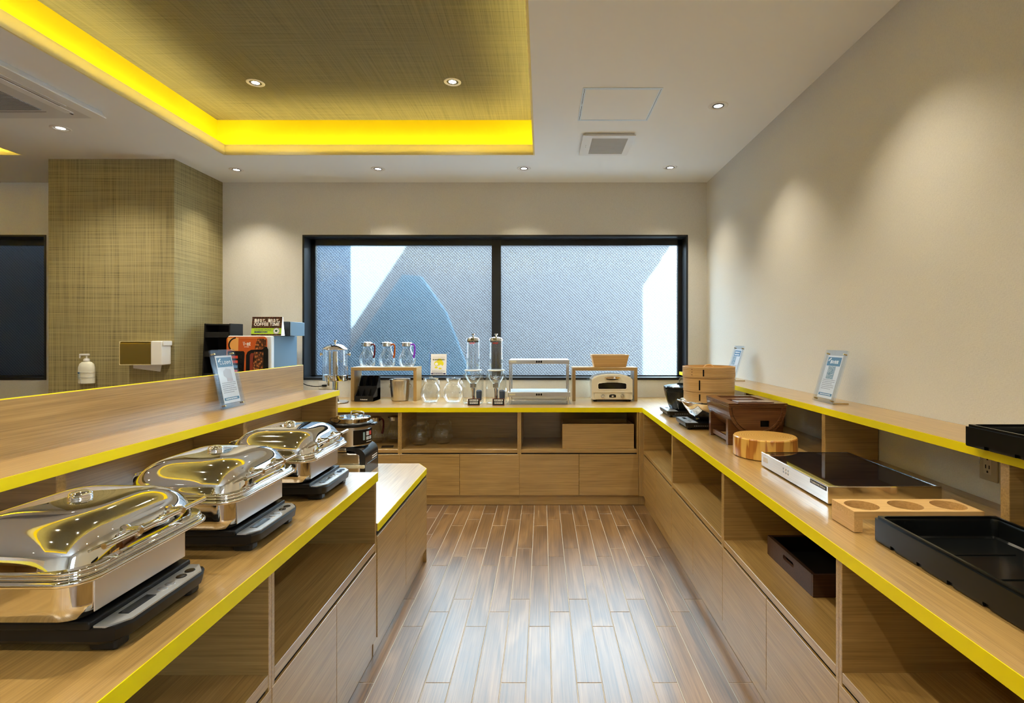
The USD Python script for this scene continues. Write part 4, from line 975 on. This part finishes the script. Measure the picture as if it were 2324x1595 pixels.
def menu_card(label, u):
    Y = 4.235
    t = thing('table_card', label, 'card', ((u - CU) * Y / F, Y, ZB + .0006))
    Rm = lambda m: rot(m, -14, [1, 0, 0])
    obj('frame', Rm(rb(-.048, .048, 0, .004, 0, .056, .001, 4)), plain('card_brown_edge', (0.20, 0.055, 0.02), .4) if u < 1100 else brown_edge, t)
    obj('black_face', Rm(bx(-.0445, .0445, -.0006, 0, .0035, .0525)), black_pl, t, smooth=False)
    obj('text_lines', [Rm(facing(bars(.07, 1, .01, .009, 31), 0, -.0006, .047)), Rm(facing(bars(.066, 2, .011, .0055, 32), 0, -.0006, .030))], print_white, t, smooth=False)
brown_edge = plain('card_brown_edge_two', (0.20, 0.055, 0.02), .4)
menu_card('small black card in a brown frame before the left cereal dispenser', 1075)
menu_card('small black card in a brown frame before the right cereal dispenser', 1131)

# two-tier heated display
hd = thing('heated_display', 'two-tier stainless heated display stand on the back worktop', 'food display', (-.027, 4.45, ZB + .0006))
hw = .253
for z0, z1, y0, y1, w in ((.062, .100, -.152, .145, hw), (.326, .359, -.145, .140, hw - .008)):
    dk = obj('deck', rb(-w, w, y0, y1, z0, z1, .003), steel_soft, hd)
    obj('glass_top', bx(-w + .012, w - .012, y0 + .012, y1 - .012, z1, z1 + .001), plain_pale_glass if z0 > .1 else plain('deck_glass', (0.50, 0.54, 0.58), 0.08), dk, smooth=False) if False else None
    obj('badge', bx(-w + .012, -w + .062, y0 - .0008, y0 + .001, z0 + .012, z0 + .026), plain(f'badge_{int(z0*1000)}', (0.75, 0.72, 0.55), .35), dk, smooth=False)
    obj('switch', [bx(x, x + .013, y0 - .001, y0 + .001, z0 + .010, z0 + .027) for x in (-.025, -.007, .011)], black_pl, dk, smooth=False)
for x in (-.236, .236):
    for y in (-.135, .13):
        obj('post', rb(x - .006, x + .006, y - .006, y + .006, .100, .327, .002), steel, hd)
        obj('leg', rb(x - .004, x + .004, y - .012, y + .002, .0, .064, .002), steel, hd)
obj('lower_tray', rb(-.225, .225, -.13, .12, .028, .036, .003), steel, hd)
obj('base_glass', rb(-.262, .262, -.155, .15, 0, .003, .001), acrylic, hd)

# bamboo tub on the right stand
bt = thing('bamboo_tub', 'tapered bamboo tub on the wooden stand above the toaster oven', 'tub', ((1383 - CU) * 4.62 / F, 4.63, ZRI))
def frus(w0, d0, w1, d1, z0, z1): return loft([np.array([(-w0, -d0, z0), (w0, -d0, z0), (w0, d0, z0), (-w0, d0, z0)]), np.array([(-w1, -d1, z1), (w1, -d1, z1), (w1, d1, z1), (-w1, d1, z1)])])
tub = tri(man(frus(.135, .065, .158, .088, 0, .105)) - man(frus(.127, .057, .151, .081, .010, .12)))
obj('tub_body', tub, bamboo, bt, smooth=False)
obj('rim', tri(man(frus(.157, .087, .1585, .0885, .100, .107)) - man(frus(.150, .080, .151, .081, .09, .12))), plain('pale_bamboo_rim', (0.74, 0.62, 0.45), .4), bt, smooth=False)

# toaster oven
tv = thing('toaster_oven', 'cream retro toaster oven under the right wooden stand', 'toaster oven', ((1389 - CU) * 4.5 / F, 4.50, ZB + .0006))
tw, thh = .172, .232
arc = [(-tw, .016), (tw, .016), (tw, .185)] + [(tw * .93 * math.cos(a) if True else 0, .192 + .040 * math.sin(a)) for a in np.linspace(.12, PI - .12, 17)] + [(-tw, .185)]
shell = Polygon(arc).buffer(-.012).buffer(.012)
obj('body', ext_y(shell, -.008, .20), cream, tv)
obj('door', ext_y(Polygon([(-tw + .003, .078), (tw - .003, .078), (tw - .003, .184)] + [(tw * .9 * math.cos(a), .188 + .038 * math.sin(a)) for a in np.linspace(.15, PI - .15, 15)] + [(-tw + .003, .184)]).buffer(-.01).buffer(.01), -.018, -.008), cream, tv)
wn = Polygon([(-.118, .108), (.118, .108), (.118, .152)] + [(x, .152 + .011 * (1 - (x / .118) ** 2)) for x in np.linspace(.11, -.11, 11)] + [(-.118, .152)]).buffer(-.012).buffer(.012)
wi = obj('window', ext_y(wn, -.0195, -.017), black_gloss, tv, smooth=False)
obj('window_border', ext_y(wn.buffer(.005).difference(wn), -.0215, -.017), plain('cream_border', (0.86, 0.84, 0.76), .3), wi, smooth=False)
dh = obj('door_handle', ext_y(unary_union([affinity.scale(Point(0, .203).buffer(.066, 32), 1, .16)]), -.040, -.022), chrome, tv)
obj('handle_recess', ext_y(affinity.scale(Point(0, .192).buffer(.052, 24), 1, .17), -.0215, -.018), black_pl, dh, smooth=False)
pn = obj('control_panel', ext_y(Polygon(rrect(.292, .056, .004)).buffer(0), -.0135, -.008).apply_translation([0, 0, .049]), plain('cream_panel', (0.76, 0.71, 0.56), .3), tv, smooth=False)
for x in (-.078, .086):
    kk = obj('knob', mv(rot(lathe([(0, 0), (.017, 0), (.0175, .005), (.014, .012), (.013, .020), (0, .0215)], 28), 90, [1, 0, 0]), x, -.0135, .048), steel, pn)
    obj('knob_grip', rot(rb(-.0155, .0155, -.040, -.032, -.003, .003, .001), 35 if x < 0 else 80, [0, 1, 0]).apply_translation([x, 0, .048]), steel, kk)
    obj('dial_marks', [rot(bx(.021, .026, -.0142, -.0134, -.0007, .0007), a, [0, 1, 0]).apply_translation([x, 0, .048]) for a in range(200, 521, 32)], print_grey, pn, smooth=False)
bd = Polygon([(-.026, -.009), (.026, -.009), (.026, .008), (.012, .013), (-.012, .013), (-.026, .008)]).buffer(.002)
eb = obj('emblem', ext_y(bd.buffer(.0028), -.0155, -.0135).apply_translation([.003, 0, .047]), plain('emblem_border', (0.80, 0.75, 0.58), .3), pn, smooth=False)
obj('emblem_plate', ext_y(bd, -.0165, -.0155).apply_translation([.003, 0, .047]), black_pl, eb, smooth=False)
lamp = unary_union([affinity.scale(Point(0, -.001).buffer(.008), 1, .55), sbox(-.004, -.007, .004, -.004), sbox(-.014, -.001, -.006, .001), Point(.010, 0).buffer(.003).difference(Point(.010, 0).buffer(.0018)), Point(0, .005).buffer(.002)])
obj('emblem_mark', ext_y(lamp, -.0172, -.0165).apply_translation([.003, 0, .048]), print_white, eb, smooth=False)
obj('crumb_tray', rb(-.14, .145, -.011, .0, .017, .0215, .001), plain('tray_bronze', (0.35, 0.28, 0.18), .4), tv)
obj('foot', [rb(x - .015, x + .015, y - .012, y + .012, 0, .018, .002) for x in (-.14, .14) for y in (.01, .17)], black_pl, tv)
obj('base', rb(-.16, .16, -.002, .19, .008, .018, .002), black_pl, tv)
cc = obj('coiled_cord', tube([(.176 + .009 * math.cos(a), .06 + a * .0012, .032 + .024 * math.sin(a)) for a in np.linspace(0, 9 * PI, 110)], .0028, 6), black_pl, tv)

# flat-fronted wooden box in the right bay
wx = thing('wooden_box', 'flat-fronted oak box pushed into the right bay under the back counter', 'box', (.155, 4.14, SH + .0008))
obj('front_board', panel(-.0, .556, 0, .014, .0005, .192), oak, wx)
obj('side_board', panel(0, .012, .014, .30, .0005, .188), oak_d, wx)
obj('side_board', panel(.544, .556, .014, .30, .0005, .188), oak_d, wx)
obj('bottom_board', bx(.012, .544, .014, .30, .0005, .010), oak, wx, smooth=False)
obj('back_board', panel(.012, .544, .288, .30, .01, .188), oak, wx)

walnut_dull = wood('walnut_dull', [(0.2, (0.03, 0.013, 0.007)), (0.5, (0.06, 0.024, 0.012)), (0.8, (0.09, 0.038, 0.018))], 'x', rough=0.5)
tray_black = plain('black_melamine', (0.005, 0.006, 0.0065), 0.20, specular_ior_level=0.32)
chrome_soft = plain('polished_steel_frame', (0.78, 0.77, 0.75), 0.09, 1.0)
black_glass = plain('black_glass', (0.006, 0.006, 0.008), 0.03)
# ------------------------------------------------------------------ right counter, far to near
def hob(label, x0, y0, w=.30, d=.25):
    """Slim induction hob, controls on the aisle side (-x). x0, y0: its corner nearest the aisle and the viewer."""
    t = thing('induction_hob', label, 'induction hob', (x0, y0, ZB + .0006))
    pr = []
    pl = np.array([(0, .012), (.012, 0), (w - .01, 0), (w, .01), (w, d - .01), (w - .01, d), (.012, d), (0, d - .012)])
    c = pl.mean(0)
    for z, k in ((.012, .93), (.018, .97), (.034, 1.0), (.040, .995)): pr.append(np.column_stack([c + (pl - c) * k, np.full(8, z)]))
    obj('body', loft(pr), black_pl, t)
    obj('glass_plate', rb(.075, w - .006, .006, d - .006, .0395, .0425, .001), black_gloss, t)
    cpn = obj('control_panel', mv(ext(Polygon([(.006, .016), (.014, .006), (.072, .006), (.072, d - .006), (.014, d - .006), (.006, d - .016)]), .0022), z=.0398), silver_panel, t)
    obj('display', bx(.028, .048, d * .58, d * .82, .042, .0426), plain_display, cpn, smooth=False)
    obj('button', [cyl(.006, .0418, .0428, .04, y, 16) for y in (.05, .075, .1)], silver_button, cpn)
    obj('vent', [bx(.05 + .012 * k, .056 + .012 * k, -.0006, .001, .020, .026) for k in range(18)], plain('vent_grey', (0.16, 0.16, 0.165), .5) if 'far' in label else vent_grey, t, smooth=False)
    for x in (.03, w - .05):
        for y in (.03, d - .03): obj('foot', cyl(.012, 0, .014, x, y, 14), black_pl, t)
    return t
vent_grey = plain('vent_grey_two', (0.16, 0.16, 0.165), .5)
h1 = hob('black induction hob under the dark tureen, at the far corner of the right counter', .845, 3.605)
h2 = hob('black induction hob under the steel bowl and bamboo steamer', .838, 3.118)

tn = thing('soup_tureen', 'dark glossy lidded tureen on the hob at the far corner', 'tureen', (.972, 3.745, ZB + .043))
tur = plain('dark_teal_glaze', (0.010, 0.016, 0.020), 0.10)
obj('bowl', lathe([(0, 0), (.072, 0), (.078, .004), (.096, .05), (.110, .095), (.1135, .118), (.1155, .121), (.1155, .126), (.118, .135), (.118, .144), (.112, .148), (.10, .148), (0, .146)], 56), tur, tn)
ldt = obj('lid', lathe([(.119, .148), (.121, .152), (.117, .158), (.095, .164), (.05, .170), (0, .171)], 56), tur, tn)
obj('lid_handle', rb(-.028, .022, -.010, .010, .1695, .180, .004), tur, ldt)
ldl = thing('ladle', 'grey ladle resting behind the dark tureen', 'ladle', (1.05, 3.92, ZB + .0006))
obj('stand', cyl(.03, 0, .01, n=24), steel, ldl)
obj('stem', rod((0, 0, .01), (-.012, 0, .19), .006, 10), steel, ldl)
bw_ = lathe([(0, -.02), (.02, -.016), (.034, .0), (.036, .012), (.033, .012), (.02, -.01), (0, -.015)], 28)
obj('bowl', mv(rot(bw_, 70, [1, 0, 0]), -.02, -.012, .215), steel_soft, ldl)

# steel bowl and stacked steamer
SX, SY = 1.013, 3.252
sb2 = thing('steel_bowl', 'shiny steel bowl under the bamboo steamer', 'bowl', (SX, SY, ZB + .043))
obj('bowl', lathe([(0, 0), (.05, 0), (.075, .008), (.115, .035), (.145, .075), (.160, .108), (.172, .114), (.174, .117), (.171, .119), (.158, .113), (.14, .08), (.11, .04), (.07, .014), (0, .008)], 60), chrome, sb2)
obj('handle_loop', tube(smoothline([(-.165, -.03, .112), (-.182, -.03, .117), (-.186, 0, .117), (-.182, .03, .117), (-.165, .03, .112)], 5), .004, 8), chrome, sb2)
strip = plain('paper_strip', (0.60, 0.56, 0.50), .7)
def tier(label, z, r, h, lid=False):
    t = thing('bamboo_steamer_tier', label, 'bamboo steamer', (SX, SY, z))
    if not lid:
        obj('hoop', lathe([(r - .008, 0), (r, 0), (r, h - .003), (r - .001, h - .001), (r - .008, h - .001), (r - .008, 0)], 72), bamboo_ring, t)
        obj('floor_slats', [bx(-math.sqrt(max(1e-4, (r - .01) ** 2 - y * y)), math.sqrt(max(1e-4, (r - .01) ** 2 - y * y)), y - .008, y + .008, .006, .010) for y in np.arange(-r + .02, r - .015, .02)], bamboo, t, smooth=False)
    else:
        obj('hoop', lathe([(r - .009, 0), (r, 0), (r, h - .002), (r - .001, h), (r - .009, h), (r - .009, 0)], 72), bamboo_ring, t)
        for k in range(6): obj('band', lathe([(r, .006 + k * .010), (r + .0012, .007 + k * .010), (r + .0012, .0145 + k * .010), (r, .0155 + k * .010)], 72), bamboo_ring, t)
        obj('woven_top', lathe([(r - .009, h - .022), (r - .03, h - .016), (r * .5, h - .010), (0, h - .006)], 60), bamboo_weave, t)
        obj('handle', tube(smoothline([(-.030, 0, h - .008), (-.018, 0, h + .006), (0, 0, h + .010), (.018, 0, h + .006), (.030, 0, h - .008)], 5), .005, 8), bamboo, t)
        obj('peg', [mv(rot(cyl(.0022, 0, .003, n=8), 90, [1, 0, 0]), -.1255 * r / .152, -.0865 * r / .152, zz) for zz in (.018, .034, .050)], black_pl, t)
    a = math.radians(-118 if lid else -127)
    st = mv(rot(rb(-.004, .004, -.0015, .0015, .012, h - .012, .001, 4), math.degrees(a) + 90, [0, 0, 1]), (r + .001) * math.cos(a), (r + .001) * math.sin(a), 0)
    sx = obj('lacing', st, black_pl, t)
    return t
bamboo_ring = mat('bent_bamboo', {'g': ('texture_coordinate', {}), 'm': ('mapping', {'scale': (3, 3, 260)}), 'n': ('noise_texture', {'scale': 1.0, 'detail': 4.0}), 'r': ('rgb_ramp', {'ramp': [(.25, (.42, .235, .085)), (.5, (.60, .375, .155)), (.75, (.70, .47, .22))]}), 'b': ('bump', {'strength': .2, 'distance': .001}), 'p': ('principled_bsdf', {'roughness': .42})},
                  [('g.object', 'm.vector'), ('m.vector', 'n.vector'), ('n.fac', 'r.fac'), ('r.color', 'p.base_color'), ('n.fac', 'b.height'), ('b.normal', 'p.normal')])
bamboo_weave = mat('woven_bamboo', {'g': ('texture_coordinate', {}), 'c': ('checker_texture', {'color1': (.62, .38, .14), 'color2': (.50, .28, .09), 'scale': 90.0}), 'p': ('principled_bsdf', {'roughness': .45})}, [('g.object', 'c.vector'), ('c.color', 'p.base_color')])
tier('bottom tier of the bamboo steamer, standing in the steel bowl', .914, .148, .062)
tier('middle tier of the bamboo steamer', .9762, .150, .082)
tier('bamboo steamer lid with a looped handle, on top of the stack', 1.0585, .153, .063, True)

# barrel-shaped serving box
BX0, BX1, BY0, BY1, BZ = .927, 1.218, 2.655, 3.02, .971
bo = thing('serving_box', 'dark brown half-barrel serving box on a wooden stand', 'serving box', ((BX0 + BX1) / 2, (BY0 + BY1) / 2, ZB + .0006))
hw_, hd_, hz = (BX1 - BX0) / 2, (BY1 - BY0) / 2, BZ - ZB
zt = hz - .022
def ell(a, b, n=25, z=zt): return [(a * math.cos(t), z - b * math.sin(t)) for t in np.linspace(0, PI, n)]
ne = 9
ang = np.linspace(0, PI, 10)
for k in range(9):    # staves
    o = [((hw_ - .002) * math.cos(t), zt - .142 * math.sin(t)) for t in np.linspace(ang[k] + .004, ang[k + 1] - .004, 5)]
    i = [((hw_ - .016) * math.cos(t), zt - .128 * math.sin(t)) for t in np.linspace(ang[k + 1] - .004, ang[k] + .004, 5)]
    obj('stave', ext_y(o + i, -hd_ + .004, hd_ - .004), walnut_y, bo, smooth=False) if False else obj('stave', ext_y(o + i, -hd_ + .004, hd_ - .004), walnut, bo, smooth=False)
endp = Polygon(ell(hw_ - .017, .127)).difference(sbox(.002, .045, .052, .080) if True else None)
hole = sbox(.015, zt - .098, .060, zt - .066)
endp = Polygon(ell(hw_ - .017, .127)).difference(hole)
obj('end_panel', ext_y(endp, -hd_ + .006, -hd_ + .018), walnut, bo, smooth=False)
obj('end_panel', ext_y(Polygon(ell(hw_ - .017, .127)), hd_ - .018, hd_ - .006), walnut, bo, smooth=False)
obj('liner', ext_y(Polygon(ell(hw_ - .017, .127)), -hd_ + .045, hd_ - .03), black_dark, bo, smooth=False)
bd_ = Polygon(ell(hw_ - .018, .126)).difference(Polygon(ell(hw_ - .026, .119)))
obj('end_band', ext_y(bd_, -hd_ - .001, -hd_ + .007), walnut_dark if False else walnut, bo, smooth=False)
for k in range(3): 
    q = .0015 + .0022 * (2 - k)
    obj('rim_board', tri(man(bx(-hw_ + .001 * (2 - k), hw_ - .001 * (2 - k), -hd_ - .002 + .001 * (2 - k), hd_ + .002, zt + .0005 + k * .0073, zt + .0063 + k * .0073)) - man(bx(-hw_ + .05, hw_ - .05, -hd_ + .11, hd_ - .03, -1, 1))), walnut, bo, smooth=False)
obj('lid_board', panel(-hw_ + .055, hw_ - .055, -hd_ + .02, -hd_ + .112, hz, hz + .003), walnut, bo)
obj('lid_board_inner', panel(-hw_ + .05, hw_ - .05, hd_ - .12, hd_ - .03, hz - .02, hz - .008), walnut, bo)
obj('lid_notch', bx(-.012, .012, -hd_ + .04, -hd_ + .052, hz + .003, hz + .0036), black_dark, bo, smooth=False)
for y in (-hd_ + .03, hd_ - .06):
    obj('stand_leg', ext_y(Polygon([(-hw_ + .007, 0), (-hw_ + .04, 0), (-hw_ + .05, .02), (hw_ - .05, .02), (hw_ - .04, 0), (hw_ - .007, 0), (hw_ - .007, .128)] + [(hw_ * .93 * math.cos(t), zt - .1435 * math.sin(t)) for t in np.linspace(.5, PI - .5, 14)] + [(-hw_ + .007, .128)]), y, y + .03), walnut, bo, smooth=False)
for s in (-1, 1):
    a, b = sorted((s * (hw_ - .018), s * (hw_ - .034)))
    obj('stand_rail', panel(a, b, -hd_ + .06, hd_ - .06, .012, .035), walnut, bo)

# log slice
lgx = thing('log_slice', 'round varnished pine log slice on the right counter', 'log slice', (1.022, 2.45, ZB + .0006))
th_ = np.linspace(0, 2 * PI, 73)[:-1]
wob = 1 + .012 * np.sin(3 * th_ + 1) + .008 * np.sin(7 * th_)
rings = [np.column_stack([r * wob * np.cos(th_), r * wob * np.sin(th_), np.full(72, z)]) for r, z in ((.132, 0), (.137, .003), (.138, .045), (.1375, .086), (.1345, .0905), (.125, .0915), (.06, .0915))]
nodes = {'tc': ('texture_coordinate', {}), 'ms': ('mapping', {'scale': (26, 26, 2.6)}), 'ns': ('noise_texture', {'scale': 1.0, 'detail': 2.0, 'distortion': .3}),
         'rs': ('rgb_ramp', {'ramp': [(.44, (.78, .49, .13)), (.53, (.70, .40, .09)), (.56, (.42, .16, .03)), (.68, (.50, .21, .04))]}), 'p': ('principled_bsdf', {'roughness': .22, 'coat_weight': .4, 'coat_roughness': .08})}
log_side = mat('pine_bark_side', nodes, [('tc.object', 'ms.vector'), ('ms.vector', 'ns.vector'), ('ns.fac', 'rs.fac'), ('rs.color', 'p.base_color')])
nodes = {'tc': ('texture_coordinate', {}), 'mo': ('mapping', {'location': (-.01, .012, 0)}), 'w': ('wave_texture', {'wave_type': 'rings', 'rings_direction': 'z', 'scale': 30.0, 'distortion': 2.4, 'detail': 2.0, 'detail_scale': 1.5}),
         'rs': ('rgb_ramp', {'ramp': [(0, (.58, .31, .075)), (.35, (.68, .39, .105)), (1, (.72, .44, .13))]}), 'p': ('principled_bsdf', {'roughness': .22, 'coat_weight': .4, 'coat_roughness': .08})}
log_top = mat('pine_rings', nodes, [('tc.object', 'mo.vector'), ('mo.vector', 'w.vector'), ('w.fac', 'rs.fac'), ('rs.color', 'p.base_color')])
obj('bark_side', loft(rings[:5], True), log_side, lgx)
obj('cut_face', loft([rings[4] * [1, 1, 1] + [0, 0, -.0015], rings[4] * [.99, .99, 1] + [0, 0, .0002], rings[5] * [.99, .99, 1] + [0, 0, .0004]]), log_top, lgx)

# heated plate
hp_ = thing('warming_plate', 'wide warming plate with a black glass top and polished steel frame', 'warming plate', (.922, 1.722, ZB + .0006))
pw_, pl_ = .368, .525
obj('steel_frame', tri(man(rb(0, pw_, 0, pl_, .004, .060, .0015, 4)) - man(bx(.010, pw_ - .010, .010, pl_ - .010, .054, .08))), chrome_soft, hp_)
obj('glass_top', bx(.0105, pw_ - .0105, .0105, pl_ - .0105, .053, .0585), black_glass, hp_, smooth=False)
for x in (.03, pw_ - .03):
    for y in (.04, pl_ - .04): obj('foot', cyl(.012, 0, .006, x, y, 14), black_pl, hp_)
fx = lambda m, y, z: mv(rot(rot(m, 90, [1, 0, 0]), -90, [0, 0, 1]), -.0002, y, z)
obj('label_plate', fx(bx(-.052, .052, -.007, .007, 0, .0006), .062, .050), black_pl, hp_, smooth=False)
obj('label_text', fx(mv(text('Caution Hot Surface', .0065, .0004, False, .09), z=.0006), .062, .050), print_white, hp_, smooth=False)
obj('touch_marks', [fx(Point_ext, y, z) for Point_ext in [ext(Point(0, 0).buffer(.004), .0004)] for y in (.28, .30, .32) for z in (.040, .028)], print_grey, hp_, smooth=False)
obj('badge', fx(bx(-.02, .02, -.010, .010, 0, .0004), pl_ - .04, .035), plain('badge_pale', (0.66, .60, .55), .4), hp_, smooth=False)

# bamboo holder with three holes
b3 = thing('bamboo_holder', 'bamboo stand with three round holes beside the black tray', 'holder', (.866, 1.482, ZB + .0006))
bl_, bd3, bh3 = .362, .115, .058
top3 = sbox(0, 0, bl_, bd3)
for x in (.055, .181, .305): top3 = top3.difference(Point(x, bd3 / 2).buffer(.0445, 32))
obj('top_board', mv(ext(top3, .022), z=bh3 - .022), bamboo, b3, smooth=False)
for x in (0, bl_ - .024):
    lg3 = obj('end_leg', rb(x, x + .024, 0, bd3, 0, bh3 - .022, .0008, 4), bamboo_y, b3)
obj('joint', [bx(-.0006, .001, .012 + k * .009, .0145 + k * .009, .004, .054) for k in range(1, 11)], plain('bamboo_joint', (0.42, 0.24, 0.08), .5), b3, smooth=False) if False else None

# black trays
def tray(label, loc, w, l, h):
    """w along x, l towards the viewer (-y), from the far corner on the aisle side."""
    t = thing('serving_tray', label, 'tray', loc)
    wall, fl_ = .012, .014
    outer = rb(0, w, -l, 0, .0, h, .004, 6)
    cavity = layers(w - 2 * wall, l - 2 * wall, .016, [(fl_, .012), (fl_ + .004, .006), (h - .012, .003), (h - .006, .0), (h + .02, 0)], 6, w / 2, -l / 2)
    m = man(outer) - man(cavity)
    lipc = man(bx(-.01, w + .01, -l - .01, .01, h - .0065, h + .01)) - man(bx(.006, w - .006, -l + .006, -.006, h - .02, h + .02))
    m = m - lipc
    n = int(l / .095)
    for k in range(n):
        y = -.075 - k * .095
        for x0_, x1_ in ((-.01, .007), (w - .007, w + .01)): m = m - man(bx(x0_, x1_, y - .009, y + .009, -.01, .010))
    for x in (.08, w - .08):
        for y0_, y1_ in ((-.007, .01), (-l - .01, -l + .007)): m = m - man(bx(x - .009, x + .009, y0_, y1_, -.01, .010))
    obj('tray_body', tri(m), tray_black, t, smooth=25)
    for f in (.25, .5, .75): obj('floor_ridge', rb(w * .2, w * .8, -l * f - .003, -l * f + .003, fl_, fl_ + .0025, .001, 4), tray_black, t)
    return t

tray('large black tray on the right worktop, nearest the viewer', (.887, 1.4265, ZB + .0006), .325, .53, .067)
tray('black tray standing on the raised right shelf at the picture edge', (1.207, 1.5245, ZT + .0006), .272, .50, .062)
# dark wooden tray in the bay
wt = thing('wooden_tray', 'dark brown wooden tray with a grip hole on the shelf under the right counter', 'tray', (.90, 1.775, SH + .0008))
tl, tw_, tz = .36, .30, .075
for y0_, y1_ in ((0, .012), (tl - .012, tl)): obj('side_board', panel(0, tw_, y0_, y1_, 0, tz), walnut_dull, wt)
sd = sbox(.012, 0, tl - .012, tz).difference(affinity.translate(Polygon(rrect(.085, .018, .009)), tl / 2, tz * .62))
obj('side_board', ext_x(sd, 0, .012), walnut_dull, wt, smooth=False)
obj('side_board', ext_x(sd, tw_ - .012, tw_), walnut_dull, wt, smooth=False)
obj('bottom_board', bx(.012, tw_ - .012, .012, tl - .012, .008, .016), black_matte, wt, smooth=False)
obj('inner_lining', tri(man(bx(.0125, tw_ - .0125, .0125, tl - .0125, .016, tz - .003)) - man(bx(.018, tw_ - .018, .018, tl - .018, 0, .2)) - man(bx(-.1, 1, tl / 2 - .05, tl / 2 + .05, tz * .45, tz * .8))), black_matte, wt, smooth=False)

ro = thing('wall_outlet', 'beige wall outlet under the raised right shelf', 'power outlet', (XR, 1.774, .885))
ol = plain('outlet_beige', (0.46, 0.40, 0.29), .45)
obj('plate', rb(-.007, 0, -.036, .036, -.062, .062, .003), ol, ro)
sk = obj('socket', bx(-.0085, -.006, -.016, .016, -.040, .040), plain('outlet_insert', (0.56, 0.50, 0.38), .45), ro, smooth=False)
obj('slot', [bx(-.0090, -.0083, y - .002, y + .002, z - .006, z + .006) for y in (-.007, .007) for z in (-.016, .026)] + [bx(-.0090, -.0083, -.003, .003, z - .004, z + .003) for z in (-.032, .010)], black_dark, sk, smooth=False)
obj('plate_hook', tube(smoothline([(-.008, .025, .03), (-.012, .028, .0), (-.012, .026, -.012), (-.010, .022, .0)], 4), .0012, 6), steel, ro)
